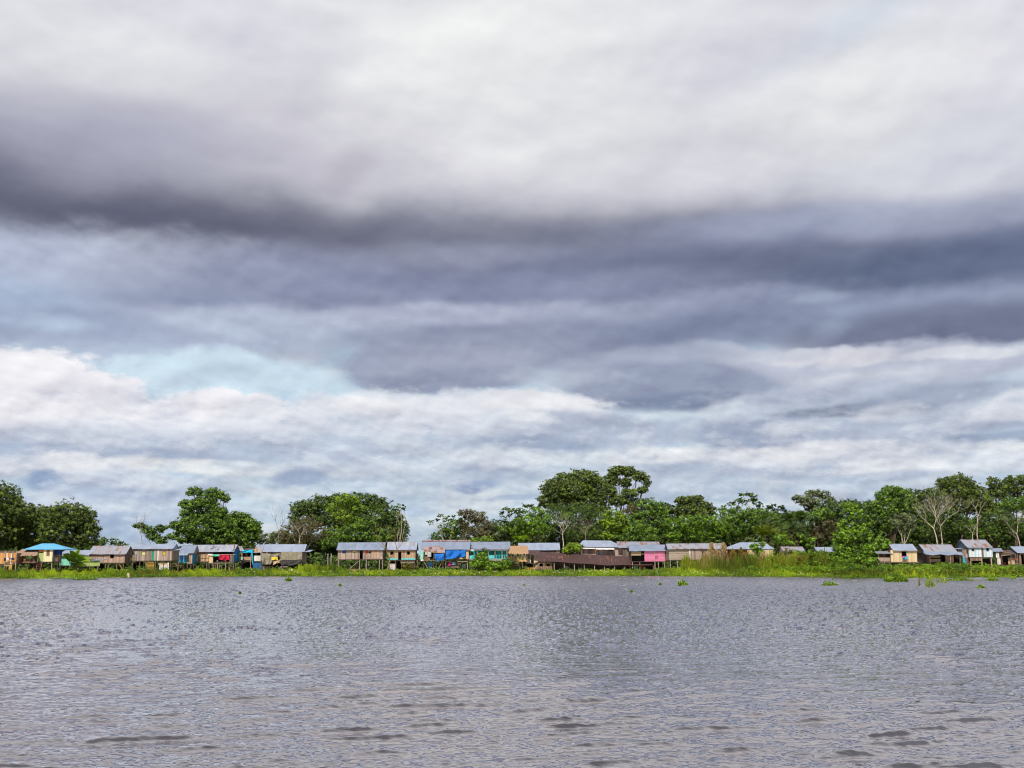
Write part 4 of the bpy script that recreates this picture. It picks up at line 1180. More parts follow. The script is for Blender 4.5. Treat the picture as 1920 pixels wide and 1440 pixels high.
class House:
    def __init__(s, label, name, cat, px, D, group=None):
        s.Y = depth(px, D)
        c = at(px, 1062, s.Y)
        s.r = bpy.data.objects.new(name, None)
        s.gz = land_z(c.x, s.Y)
        s.r.location = (c.x, s.Y, s.gz)
        link(s.r); tag(s.r, label, cat, group)
        s.rng = random.Random(int(px) * 7 + 1)
    def X(s, px, d=0.0): return at(px, 1062, s.Y + d).x
    def Z(s, py, d=0.0): return at(960, py, s.Y + d).z
    # vertical sheet facing the river, with real openings
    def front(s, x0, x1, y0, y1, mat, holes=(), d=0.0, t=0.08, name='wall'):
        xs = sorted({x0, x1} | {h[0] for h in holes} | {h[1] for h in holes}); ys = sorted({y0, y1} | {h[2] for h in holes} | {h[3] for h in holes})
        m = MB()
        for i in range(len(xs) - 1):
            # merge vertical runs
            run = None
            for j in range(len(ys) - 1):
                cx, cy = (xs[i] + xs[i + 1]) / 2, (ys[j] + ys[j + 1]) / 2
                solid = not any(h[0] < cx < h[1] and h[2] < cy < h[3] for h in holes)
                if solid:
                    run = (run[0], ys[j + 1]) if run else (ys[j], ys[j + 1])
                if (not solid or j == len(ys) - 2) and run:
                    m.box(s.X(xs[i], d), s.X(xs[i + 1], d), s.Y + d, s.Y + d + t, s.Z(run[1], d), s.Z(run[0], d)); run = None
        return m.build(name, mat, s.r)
    def room(s, x0, x1, y0, y1, depth_m, mat, side=None, holes=(), floor='post_dark', ends=(1, 1)):
        side = side or mat
        s.front(x0, x1, y0, y1, mat, holes)
        a, b = s.X(x0), s.X(x1)
        z0, z1 = s.Z(y1), s.Z(y0)
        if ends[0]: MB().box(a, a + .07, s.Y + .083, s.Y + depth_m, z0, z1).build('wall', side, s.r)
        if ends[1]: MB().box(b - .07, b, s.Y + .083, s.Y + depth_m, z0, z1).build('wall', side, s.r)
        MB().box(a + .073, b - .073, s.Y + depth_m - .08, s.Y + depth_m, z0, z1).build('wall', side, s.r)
        MB().box(a - .05, b + .05, s.Y - .06, s.Y + depth_m + .05, z0 - .16, z0 - .003).build('floor', floor, s.r)
    def gable(s, x0, x1, ye, yr, depth_m, mat, ov=.35, end=None, yb=None, t=.05, ridge=None, ends=(1, 1)):
        """ridge parallel to the river; ye front eave py, yr ridge py"""
        a, b = s.X(x0, -ov), s.X(x1, -ov)
        rd = depth_m * .5 if ridge is None else ridge
        ze, zr = s.Z(ye, -ov), s.Z(yr, rd)
        zb = s.Z(yb, depth_m + ov) if yb else ze
        yf, ym, yk = s.Y - ov, s.Y + rd, s.Y + depth_m + ov
        m = MB()
        # slightly uneven eave
        n = 6
        for i in range(n):
            u0, u1 = a + (b - a) * i / n, a + (b - a) * (i + 1) / n
            j0 = math.sin(i * 2.3 + a) * .035; j1 = math.sin((i + 1) * 2.3 + a) * .035
            m.slab((u0, yf, ze + j0), (u1, yf, ze + j1), (u1, ym, zr + j1 * .4), (u0, ym, zr + j0 * .4), t)
        m.slab((a, ym, zr), (b, ym, zr), (b, yk, zb), (a, yk, zb), t)
        m.box(a, b, ym - .09, ym + .09, zr - .02, zr + .035)
        m.build('roof', mat, s.r)
        if end:
            for k, e in enumerate((a + ov * .6, b - ov * .6)):
                if not ends[k]: continue
                g = MB()
                y0, y1 = s.Y + .1, s.Y + depth_m - .1
                zz = ze - .12
                for off in (0, .05):
                    g.tri((e + off, y0, zz), (e + off, y1, zz), (e + off, ym, zr - .1))
                g.build('gable', end, s.r)
    def hip(s, x0, x1, ye, xr0, xr1, yr, depth_m, mat, ov=.35, t=.05):
        a, b = s.X(x0, -ov), s.X(x1, -ov)
        rd = depth_m / 2
        r0, r1 = s.X(xr0, rd), s.X(xr1, rd)
        ze, zr = s.Z(ye, -ov), s.Z(yr, rd)
        yf, ym, yk = s.Y - ov, s.Y + rd, s.Y + depth_m + ov
        m = MB()
        m.slab((a, yf, ze), (b, yf, ze), (r1, ym, zr), (r0, ym, zr), t)
        m.slab((b, yk, ze), (a, yk, ze), (r0, ym, zr), (r1, ym, zr), t)
        m.slab((a, yk, ze), (a, yf, ze), (r0, ym, zr), (r0, ym + .01, zr), t)
        m.slab((b, yf, ze), (b, yk, ze), (r1, ym + .01, zr), (r1, ym, zr), t)
        m.build('roof', mat, s.r)
    def mono(s, x0, x1, yf, yb, d0, d1, mat, t=.05, name='roof', xb0=None, xb1=None, jag=0.0):
        """single sheet roof, front edge py yf at depth d0, back edge py yb at depth d1"""
        a, b = s.X(x0, d0), s.X(x1, d0)
        c, e = (s.X(xb0, d1) if xb0 else a), (s.X(xb1, d1) if xb1 else b)
        m = MB(); n = 5
        for i in range(n):
            u, w = i / n, (i + 1) / n
            j0 = math.sin(i * 2.9 + a) * (.03 + jag); j1 = math.sin((i + 1) * 2.9 + a) * (.03 + jag)
            m.slab((a + (b - a) * u, s.Y + d0, s.Z(yf, d0) + j0), (a + (b - a) * w, s.Y + d0, s.Z(yf, d0) + j1),
                   (c + (e - c) * w, s.Y + d1, s.Z(yb, d1)), (c + (e - c) * u, s.Y + d1, s.Z(yb, d1)), t)
        return m.build(name, mat, s.r)
    def thatch(s, x0, x1, yf, yb, d0, d1, mat, xb0=None, xb1=None):
        """shaggy palm thatch: many overlapping strands on a sloping slab"""
        rs = np.random.RandomState(int(x0) + 5)
        a, b = s.X(x0, d0), s.X(x1, d0)
        c, e = (s.X(xb0, d1) if xb0 else a), (s.X(xb1, d1) if xb1 else b)
        zf, zb = s.Z(yf, d0), s.Z(yb, d1)
        m = MB()
        m.slab((a, s.Y + d0, zf), (b, s.Y + d0, zf), (e, s.Y + d1, zb), (c, s.Y + d1, zb), .14)
        for i in range(420):
            u, w = rs.rand(), rs.rand() ** 1.2
            x = (a + (b - a) * u) * (1 - w) + (c + (e - c) * u) * w
            y = s.Y + d0 + (d1 - d0) * w; z = zf + (zb - zf) * w + .03 + rs.rand() * .05
            L = .5 + .35 * rs.rand(); hw = .05 + .05 * rs.rand(); dx = rs.normal() * .08
            nx = np.array([dx, -(d1 - d0), -(zb - zf)]); nx /= np.linalg.norm(nx)
            p2 = np.array([x, y, z]) + nx * L + np.array([0, 0, -.04 - .1 * rs.rand()])
            m.quad((x - hw, y, z + .03), (x + hw, y, z + .03), (p2[0] + hw, p2[1], p2[2]), (p2[0] - hw, p2[1], p2[2]))
        m.build('roof', mat, s.r)
    def post(s, px, y0, d=0.0, r=.09, mat='post_wood', y1=None, name='stilt', lean=0.0):
        x = s.X(px, d); z0 = s.gz - .3 if y1 is None else s.Z(y1, d)
        zt = s.Z(y0, d)
        j = s.rng.uniform(-.05, .05)
        MB().tube([(x + lean + j, s.Y + d, z0), (x + (lean + j) * .4, s.Y + d, (z0 + zt) / 2), (x, s.Y + d, zt)], [r * 1.05, r, r * .9]).build(name, mat, s.r)
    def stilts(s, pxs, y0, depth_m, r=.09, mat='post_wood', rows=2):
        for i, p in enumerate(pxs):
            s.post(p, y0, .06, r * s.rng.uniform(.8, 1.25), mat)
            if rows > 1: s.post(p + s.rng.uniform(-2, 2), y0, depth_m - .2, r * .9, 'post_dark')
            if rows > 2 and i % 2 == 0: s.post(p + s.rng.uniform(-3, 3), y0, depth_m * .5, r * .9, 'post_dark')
    def bar(s, xa, ya, xb, yb, d=0.0, r=.05, mat='post_light', name='brace', d2=None):
        d2 = d if d2 is None else d2
        A = Vector((s.X(xa, d), s.Y + d, s.Z(ya, d))); B = Vector((s.X(xb, d2), s.Y + d2, s.Z(yb, d2)))
        MB().tube([A, (A + B) / 2 + Vector((0, 0, .02)), B], [r, r, r]).build(name, mat, s.r)
    def pane(s, x0, x1, y0, y1, mat, name='window', d=.05, t=.03, frame=None, lab=None):
        m = MB().box(s.X(x0, d), s.X(x1, d), s.Y + d, s.Y + d + t, s.Z(y1, d), s.Z(y0, d)).build(name, mat, s.r)
        if lab: m['label'] = lab
        if frame:
            f = MB(); a, b, z0, z1 = s.X(x0, d), s.X(x1, d), s.Z(y1, d), s.Z(y0, d); w = .07; y = s.Y - .03
            f.box(a - w, a, y, y + .027, z0 - w, z1 + w).box(b, b + w, y, y + .027, z0 - w, z1 + w).box(a, b, y, y + .025, z0 - w, z0).box(a, b, y, y + .025, z1, z1 + w)
            f.build('frame', frame, m)
        return m
    def frame(s, x0, x1, y0, y1, mat='post_wood', name='window', w=.08):
        a, b, z0, z1 = s.X(x0), s.X(x1), s.Z(y1), s.Z(y0); y = s.Y - .03
        MB().box(a - w, a, y, y + .027, z0 - w, z1 + w).box(b, b + w, y, y + .027, z0 - w, z1 + w).box(a, b, y, y + .025, z0 - w, z0).box(a, b, y, y + .025, z1, z1 + w).build(name, mat, s.r)
    def rail(s, x0, x1, ytop, ybot, n, mat, d=-.02, alt=None, name='railing'):
        a, b = s.X(x0, d), s.X(x1, d); z1, z0 = s.Z(ytop, d), s.Z(ybot, d); y = s.Y + d
        m = MB(); m.box(a, b, y, y + .06, z1 - .07, z1)
        m.box(a, b, y, y + .06, z0, z0 + .07)
        for i in range(n + 1):
            x = a + (b - a) * i / n
            if alt is None: m.box(x - .04, x + .04, y + .005, y + .05, z0 + .072, z1 - .072)
        R = m.build(name, mat, s.r)
        if alt:
            w = (b - a) / n
            for i in range(n):
                MB().box(a + w * i + .04, a + w * (i + 1) - .04, y + .01, y + .05, z0 + .073, z1 - .073).build('slat', alt[i % len(alt)], R)
    def ladder(s, xa, xb, ytop, ybot, w=9, d=-.4, mat='post_red', n=7):
        m = MB()
        for q in (0, w):
            A = (s.X(xa + q, d), s.Y + d, s.Z(ytop, d)); B = (s.X(xb + q, d - 1.0), s.Y + d - 1.0, s.gz)
            m.tube([A, tuple((Vector(A) + Vector(B)) / 2), B], [.06] * 3)
        for i in range(n):
            t = (i + .7) / n
            A = Vector((s.X(xa, d), s.Y + d, s.Z(ytop, d))).lerp(Vector((s.X(xb, d - 1), s.Y + d - 1, s.gz)), t)
            B = Vector((s.X(xa + w, d), s.Y + d, s.Z(ytop, d))).lerp(Vector((s.X(xb + w, d - 1), s.Y + d - 1, s.gz)), t)
            m.box(A.x, B.x, A.y - .06, A.y + .06, A.z - .02, A.z + .02)
        m.build('ladder', mat, s.r)

def cloth(label, name, cat, px, D, x0, x1, y0, y1, mat, sag=0.0, folds=3, amp=.09, skew=None, group=None, seed=0, dd=0.0, hem=0.0, bulge=0.0):
    """hanging cloth: a wavy sheet. skew: list of four (px,py) corners TL,TR,BR,BL overrides the rectangle"""
    Y = depth(px, D) + dd
    rs = np.random.RandomState(seed + int(x0))
    TL, TR, BR, BL = skew or ((x0, y0), (x1, y0), (x1, y1), (x0, y1))
    nu, nv = 22, 10
    V = []
    ph = rs.rand(4) * 6
    for j in range(nv + 1):
        v = j / nv
        for i in range(nu + 1):
            u = i / nu
            px_ = (TL[0] * (1 - u) + TR[0] * u) * (1 - v) + (BL[0] * (1 - u) + BR[0] * u) * v
            py_ = (TL[1] * (1 - u) + TR[1] * u) * (1 - v) + (BL[1] * (1 - u) + BR[1] * u) * v
            py_ += sag * math.sin(u * math.pi) * (1 - v * .3) + hem * math.sin(u * 7 + ph[0]) * v
            w = amp * (.35 + v) * (math.sin(u * folds * 6.283 + ph[1] + v * 1.5) + .5 * math.sin(u * folds * 13.1 + ph[2] - v * 2) + .7 * math.sin(v * 6 + u * 9 + ph[3]))
            p = at(px_, py_, Y - .12 + w - bulge * math.sin(v * math.pi))
            V.append(p)
    loc = V[nu // 2]
    idx = np.arange(len(V)).reshape(nv + 1, nu + 1)
    f = np.stack([idx[:-1, :-1], idx[1:, :-1], idx[1:, 1:], idx[:-1, 1:]], -1).reshape(-1, 4)
    me = np_mesh(name, [tuple(p - loc) for p in V], f, HM[mat], smooth=True)
    o = bpy.data.objects.new(name, me); o.location = loc
    link(o); tag(o, label, cat, group)
    return o

def lathe(label, name, cat, px, py, D, prof, mat, group=None, dd=0.0, scale=1.0):
    Y = depth(px, D) + dd
    loc = at(px, py, Y)
    m = MB(); n = 14
    for r, z in prof:
        for k in range(n):
            t = 6.28318 * k / n; m.v.append((loc.x + r * scale * math.cos(t), loc.y + r * scale * math.sin(t), loc.z + z * scale))
    for i in range(len(prof) - 1):
        for k in range(n):
            k2 = (k + 1) % n; m.f.append((i * n + k, i * n + k2, (i + 1) * n + k2, (i + 1) * n + k))
    m.f.append(tuple(range(n))[::-1]); m.f.append(tuple((len(prof) - 1) * n + k for k in range(n)))
    o = m.build(name, mat, None, True, loc)
    tag(o, label, cat, group)
    return o
BUCKET = [(.11, 0), (.15, .30), (.17, .31), (.17, .34), (.14, .34), (.10, .04)]
DRUM = [(.26, 0), (.29, .05), (.29, .30), (.31, .34), (.29, .38), (.29, .66), (.31, .70), (.29, .74), (.29, .95), (.24, 1.0)]

# ------------------------------------------------------------------ the row of stilt houses, left to right
HG = 'stilt houses along the river bank'

# orange plank shed cut by the left edge
h = House('orange plank shed with open beam top, cut by the left picture edge', 'plank_shed', 'shed', 5, 10, HG)
h.room(-40, 28, 1037, 1057, 4.0, 'orange_planks', 'brown_planks', holes=((-14, -4, 1040, 1050),))
h.bar(-45, 1034, 30, 1033.5, -.1, .07, 'post_wood', 'beam'); h.bar(-45, 1036.5, 30, 1036, 1.8, .06, 'post_wood', 'beam')
for p in (8, 21, 29): h.post(p, 1033, -.1, .07, 'post_light')
h.pane(18.5, 21.5, 1037.5, 1058, 'white_boards', 'board', -.06)
h.pane(7, 17, 1056.5, 1060.5, 'light_planks', 'board', -.03)
h.stilts([-20, 2, 12], 1057, 4.0)
b = MB(); c0 = at(19.5, 1060, h.Y - .3)
for i in range(6):
    b.tube([(c0.x - .28 + i * .11, h.Y - .3 + (i % 2) * .1, h.gz - .2), (c0.x - .25 + i * .10, h.Y - .3 + (i % 2) * .1, h.gz + .9), (c0.x - .2 + i * .085, h.Y - .28 + (i % 2) * .1, c0.z + .1)], [.06, .055, .05])
o = b.build('bamboo_bundle', 'bamboo', None, True, (c0.x, c0.y, h.gz)); tag(o, 'upright bundle of yellow bamboo poles under the orange shed', 'bamboo poles')
for i, (x, y0, y1, w, mt, lb) in enumerate([(7, 1046, 1052, 4.5, 'cloth_black', 'black trousers hanging on the line before the orange shed'), (12, 1046, 1050, 4, 'cloth_white', 'white cloth hanging between dark laundry before the orange shed'),
                                            (17, 1045.5, 1049, 3, 'cloth_maroon', 'small maroon cloth on the line before the orange shed'), (21, 1046, 1050, 6, 'cloth_black', 'dark cloth at the right end of the line before the orange shed')]):
    cloth(lb, 'laundry', 'laundry', 5, 9.6, x, x + w, y0, y1, mt, group='laundry on lines', folds=1, amp=.03)

# blue hip roof house with thatched veranda
h = House('house with bright blue hipped roof and thatched veranda', 'stilt_house', 'house', 82, 10, HG)
h.room(71, 97, 1030, 1053, 4.6, 'cream_boards', 'grey_planks', holes=((71, 80, 1030, 1053), (86, 91.5, 1031.5, 1042)), ends=(1, 1))
h.pane(71.3, 79.8, 1036.8, 1052.9, 'lime_boards', 'wall', .0); h.pane(71.3, 79.8, 1031.4, 1035.2, 'orange_panel', 'window', .02)
h.pane(86, 91.5, 1031.5, 1042, 'brown_planks', 'shutter', .04, frame='post_light')
h.front(97.2, 115, 1030, 1040, 'navy_boards', d=.8); h.front(97.2, 108, 1040, 1053, 'dark_planks', d=.8)
h.hip(41, 123, 1030, 76, 99, 1019, 5.0, 'blue_roof')
h.thatch(25, 69, 1040, 1030, -1.2, 1.6, 'thatch', 39, 70)
MB().box(h.X(29), h.X(71), h.Y - 1.0, h.Y + 3, h.Z(1055), h.Z(1053.6)).build('veranda_floor', 'post_red', h.r)
h.rail(30, 69, 1047.5, 1053.4, 16, 'post_wood', -.95)
h.front(30, 70, 1041, 1053.4, 'brown_planks', holes=((34, 62, 1041, 1048),), d=2.4)
for p in (27, 30, 44, 69.5): h.post(p, 1040, -.95, .06, 'post_light' if p != 30 else 'post_red', y1=1053.5, name='post')
for p, mt in ((28, 'post_wood'), (40, 'post_light'), (52, 'post_wood'), (63.5, 'post_red'), (75, 'post_wood'), (97, 'post_light'), (108, 'post_dark'), (113, 'post_dark')):
    h.post(p, 1054, -.3 if p < 70 else .1, .08, mt); h.post(p + 3, 1054, 3.2, .08, 'post_dark')
h.ladder(70, 66, 1053, 1073)
lathe('yellow tub on the thatched veranda', 'tub', 'tub', 46, 1053.2, 10, BUCKET, 'plastic_yellow', dd=-.5, scale=1.2)
lathe('red pail on the thatched veranda', 'bucket', 'bucket', 33, 1053.2, 10, BUCKET, 'plastic_red', dd=-.5)

# person in turquoise under the blue roofed house: small crouching figure
def person_seated(label, px, D, top_mat, Hpx_base, scale=1.0):
    Y = depth(px, D); g = land_z(at(px, 1062, Y).x, Y)
    loc = Vector((at(px, 1062, Y).x, Y, g + .45))
    J = {'pelvis': (0, 0, .18), 'chest': (0, -.05, .48), 'neck': (0, -.06, .62), 'head': (0, -.08, .72), 'crown': (0, -.08, .83),
         'sl': (-.17, -.05, .56), 'el': (-.24, -.16, .36), 'hl': (-.12, -.34, .30), 'sr': (.17, -.05, .56), 'er': (.24, -.16, .36), 'hr': (.12, -.34, .30),
         'kl': (-.14, -.40, .30), 'fl': (-.14, -.36, -.08), 'tl': (-.14, -.5, -.12), 'kr': (.14, -.40, .30), 'fr': (.14, -.36, -.08), 'tr': (.14, -.5, -.12)}
    E = [('pelvis', 'chest'), ('chest', 'neck'), ('neck', 'head'), ('head', 'crown'), ('chest', 'sl'), ('sl', 'el'), ('el', 'hl'), ('chest', 'sr'), ('sr', 'er'), ('er', 'hr'),
         ('pelvis', 'kl'), ('kl', 'fl'), ('fl', 'tl'), ('pelvis', 'kr'), ('kr', 'fr'), ('fr', 'tr')]
    R = {'pelvis': .14, 'chest': .14, 'neck': .055, 'head': .095, 'crown': .07, 'sl': .06, 'sr': .06, 'el': .042, 'er': .042, 'hl': .03, 'hr': .03, 'kl': .07, 'kr': .07, 'fl': .045, 'fr': .045, 'tl': .035, 'tr': .035}
    def skin(name, keys, edges, mat, grow=1.0):
        me = bpy.data.meshes.new(name)
        ks = list(keys); me.from_pydata([J[q] for q in ks], [(ks.index(a), ks.index(b)) for a, b in edges], [])
        ob = bpy.data.objects.new(name, me); me.materials.append(HM[mat])
        md = ob.modifiers.new('skin', 'SKIN')
        for i, q in enumerate(ks):
            me.skin_vertices[0].data[i].radius = (R[q] * grow, R[q] * grow)
        me.skin_vertices[0].data[0].use_root = True
        ob.modifiers.new('sub', 'SUBSURF').render_levels = 1
        return ob
    body = skin('person', J.keys(), E, 'skin')
    body.location = loc; link(body)
    tag(body, label, 'person')
    sh = skin('shirt', ['chest', 'pelvis', 'sl', 'sr', 'el', 'er'], [('chest', 'pelvis'), ('chest', 'sl'), ('sl', 'el'), ('chest', 'sr'), ('sr', 'er')], top_mat, 1.22)
    link(sh, body)
    m = MB(); 
    for i in range(6):
        a0 = i / 5
    hm = bmesh.new(); bmesh.ops.create_uvsphere(hm, u_segments=10, v_segments=8, radius=.115)
    for v in hm.verts: v.co = Vector((v.co.x, v.co.y + .0, v.co.z)) + Vector((0, -.05, .80))
    me = bpy.data.meshes.new('hair'); hm.to_mesh(me); hm.free(); me.materials.append(HM['hair'])
    link(bpy.data.objects.new('hair', me), body)
person_seated('person in a turquoise top sitting under the blue roofed house', 86.5, 10.6, 'tarp_cyan', 0)

# mint hut behind the banana
h = House('low mint green hut with pale roof behind the banana plant', 'stilt_house', 'house', 125, 13, HG)
h.room(111, 150, 1043, 1060, 3.5, 'mint_boards', holes=((135, 142, 1047, 1054),))
h.mono(106, 165, 1041, 1031.5, -.5, 3.5, 'zinc_light')
h.front(150, 187, 1051, 1062, 'lime_boards', d=.5)
h.mono(148, 190, 1051, 1049, .2, 3.0, 'zinc')
h.stilts([113, 124, 138, 149, 168, 184], 1060, 3.2)

# pinkish plank house
h = House('pinkish plank house with half rusty roof and one small window beside the banana plant', 'stilt_house', 'house', 200, 11, HG)
h.room(164, 233, 1039, 1055, 4.6, 'pinkish_planks', 'dark_planks', holes=((206, 212, 1040.5, 1046),))
h.frame(206, 212, 1040.5, 1046, 'post_dark')
h.gable(163, 235, 1039, 1023.5, 4.6, 'zinc_half', end='dark_planks')
h.stilts([166, 183, 198, 203, 219, 231], 1055, 4.4, rows=3)
h.bar(222, 1056, 230, 1068, .2, .07, 'bamboo')
h.front(176, 196, 1058, 1066, 'shade_black', d=2.5, name='shade_sheet')  # near-black sheet paints the shade under this floor

# long grey plank house with pale blue gable
h = House('grey plank house with yellow curtains, narrow green door and pale blue gable', 'stilt_house', 'house', 290, 10, HG)
h.room(247, 322, 1029.5, 1051, 5.0, 'grey_planks', 'grey_planks', holes=((264.5, 271, 1034.5, 1040), (284, 288, 1031, 1051), (304, 309, 1034.5, 1040.5)))
h.pane(264.5, 271, 1034.5, 1040, 'lime_cloth', 'curtain'); h.pane(304, 306, 1034.5, 1040.5, 'yellow_cloth', 'curtain'); h.pane(307, 309, 1034.5, 1040.5, 'yellow_cloth', 'curtain')
h.pane(284, 288, 1031, 1051, 'green_paint', 'door')
h.pane(294, 296.5, 1031, 1051, 'white_boards', 'board', -.03); h.pane(253, 255, 1033, 1039, 'cloth_sage', 'board', -.03); h.pane(253.3, 255, 1041, 1047, 'green_paint', 'board', -.03)
h.frame(304, 309, 1034.5, 1040.5); h.frame(264.5, 271, 1034.5, 1040)
h.gable(245, 323, 1029, 1020, 4.4, 'zinc_light', end='pale_gable')
h.mono(322.5, 337, 1031.5, 1028.5, -.1, 4.6, 'zinc_light', name='roof')
MB().box(h.X(237), h.X(246.5), h.Y + .2, h.Y + 3, h.Z(1056), h.Z(1055)).build('landing', 'post_light', h.r)
h.stilts([248, 262, 273, 291, 306, 319, 334], 1051.5, 4.8, rows=3)
h.front(250, 268, 1053, 1070, 'shade_black', d=3.0, name='shade_sheet')  # shade below the floor, put into a dark sheet
h.front(297, 316, 1055, 1059, 'light_planks', d=.3, name='board'); h.front(299, 313, 1059.3, 1069, 'white_boards', d=.25, name='board'); h.front(314, 316.5, 1054, 1068, 'white_paint', d=.2, name='board')
L = MB()
for i in range(8):
    a = 273 + i * 2
    L.box(h.X(a, .1), h.X(a + .7, .1), h.Y + .1, h.Y + .14, h.Z(1069, .1), h.Z(1053.5, .1))
for i in range(6):
    L.box(h.X(273, .05), h.X(289, .05), h.Y + .04, h.Y + .08, h.Z(1055.9 + i * 2.4, .1), h.Z(1055 + i * 2.4, .1))
L.build('lattice', 'bamboo', h.r)
lathe('blue bucket on the landing left of the grey plank house', 'bucket', 'bucket', 241, 1055, 10, BUCKET, 'plastic_blue', dd=1.0, scale=1.3)
lathe('yellow bucket on the landing left of the grey plank house', 'bucket', 'bucket', 245, 1051.5, 10, BUCKET, 'plastic_yellow', dd=.1, scale=1.3)
m = MB(); p0 = at(264, 1066, h.Y + .6)
m.box(p0.x - .6, p0.x + .6, p0.y, p0.y + .6, p0.z - .06, p0.z)
tb = m.build('table', 'light_planks', None, False, (p0.x, p0.y, h.gz)); tag(tb, 'rough plank table standing under the grey plank house', 'table')
for dx_ in (-.5, .5):
    for dy_ in (.08, .5):
        q = MB().box(p0.x + dx_ - .04, p0.x + dx_ + .04, p0.y + dy_ - .04, p0.y + dy_ + .04, h.gz - .1, p0.z - .062)
        me_ = q.build('leg', 'post_light', None, False, (p0.x, p0.y, h.gz)); me_.location = (0, 0, 0); me_.parent = tb

# small blue porch house
h = House('small sky blue porch house squeezed between two long roofs', 'stilt_house', 'house', 347, 11, HG)
h.front(336, 349, 1041, 1054, 'sky_blue_boards', holes=((337, 345, 1042, 1049.5),), d=.0)
h.room(349.2, 360, 1037, 1056.5, 4.2, 'grey_planks', 'sky_blue_boards')
h.front(336, 349, 1040, 1054, 'navy_boards', d=2.6)
h.gable(334, 362, 1037, 1022, 4.4, 'zinc', end='grey_planks')
h.mono(333, 350, 1041, 1031, -1.1, 1.0, 'zinc_light', xb0=338, xb1=356)
h.post(344, 1040, -.9, .07, 'post_light')
MB().box(h.X(334), h.X(349), h.Y - .9, h.Y + 2.5, h.Z(1056), h.Z(1054.6)).build('veranda_floor', 'aqua_boards', h.r)
h.stilts([336, 341, 351, 358], 1056.5, 4.0)

# house with the bright blue gable
h = House('long patched grey roof house with bright blue gable wall', 'stilt_house', 'house', 400, 10, HG)
h.room(361, 437, 1034.5, 1053, 5.4, 'brown_planks', 'blue_boards', holes=((371, 376, 1037, 1052), (386, 391, 1038, 1052), (392, 436, 1035, 1053)))
h.pane(371, 376, 1037, 1052, 'brown_planks', 'door'); h.pane(386, 391, 1038, 1052, 'orange_planks', 'door')
h.pane(363.5, 370.5, 1041, 1052.5, 'tan_planks', 'board', -.03); h.pane(377, 384.5, 1039.5, 1052.5, 'tan_planks', 'board', -.03)
h.pane(360, 362.5, 1035, 1049, 'sky_blue_boards', 'board', -.04)
h.front(392.2, 436, 1036, 1053, 'shade_black', d=1.7, name='wall')  # porch back coloured near-black for the shade inside
h.gable(358, 438, 1034.5, 1021.5, 5.4, 'zinc_patch', end='blue_boards', ov=.4)
h.front(437, 439.2, 1021.8, 1029, 'red_boards', d=.1, name='trim')
MB().box(h.X(392.3), h.X(440), h.Y - 1.2, h.Y - .07, h.Z(1056.5), h.Z(1055.2)).build('porch_floor', 'post_wood', h.r)
h.front(391.5, 399, 1041, 1056, 'light_planks', d=-1.2, name='board')
h.bar(390, 1040, 441, 1040, -1.2, .05, 'post_light', 'beam'); h.bar(362, 1041, 391, 1040, -.6, .04, 'post_light', 'railing')
h.front(432, 437.5, 1041, 1054, 'dark_planks', d=-1.1, name='board')
h.stilts([361, 366, 388, 392], 1053.5, 5.2, rows=3)
for p, l in ((399, .35), (408, 0), (411, .1), (416, 0), (423, .0), (428, .2), (431, 0), (438, .1), (441, 0), (405, -.3)):
    h.post(p, 1056.5 if p not in (423, 431) else 1040, -1.1 + (p % 3) * .3, .08, 'post_light' if p in (399, 408, 416, 423, 431) else 'post_wood', lean=l)
h.bar(421, 1073, 425, 1062, -1.4, .06, 'post_wood')
cloth('white folded cloth on the porch rail at the blue gable house', 'laundry', 'laundry', 400, 8.6, 390, 398.5, 1038.5, 1041, 'cloth_white', group='laundry on lines', folds=1, amp=.03)
cloth('mint green cloth over the porch rail left of the crimson blanket', 'laundry', 'laundry', 400, 8.6, 399.5, 410.5, 1039.5, 1043, 'cloth_mint', group='laundry on lines', folds=1, amp=.04)
cloth('crimson blanket hanging from the porch rail', 'laundry', 'laundry', 400, 8.6, 411, 424, 1040, 1051, 'cloth_crimson', skew=((411, 1040), (424.5, 1039.5), (424, 1052), (409.5, 1048.5)), group='laundry on lines', folds=1.5, amp=.09)
cloth('rose red garment beside the crimson blanket', 'laundry', 'laundry', 400, 8.5, 424.5, 429.5, 1041, 1049.5, 'cloth_rose', group='laundry on lines', folds=1, amp=.05)
lathe('white sack topping the porch post beside the rose red garment', 'sack', 'sack', 427, 1040.5, 8.5, [(.05, 0), (.14, .08), (.15, .22), (.05, .3)], 'plastic_white')
lathe('blue jerrycan hanging under the porch rail', 'jerrycan', 'jerrycan', 432.5, 1053.5, 8.7, [(.12, 0), (.16, .05), (.17, .55), (.1, .68), (.05, .74), (.05, .8)], 'plastic_blue')
lathe('steel pots on the porch floor below the crimson blanket', 'cooking_pot', 'pot', 416, 1055.2, 8.8, [(.1, 0), (.17, .04), (.17, .2), (.19, .22)], 'cloth_grey')
lathe('white bucket in the dark porch left of the crimson blanket', 'bucket', 'bucket', 407.5, 1053.5, 9.2, BUCKET, 'plastic_white')

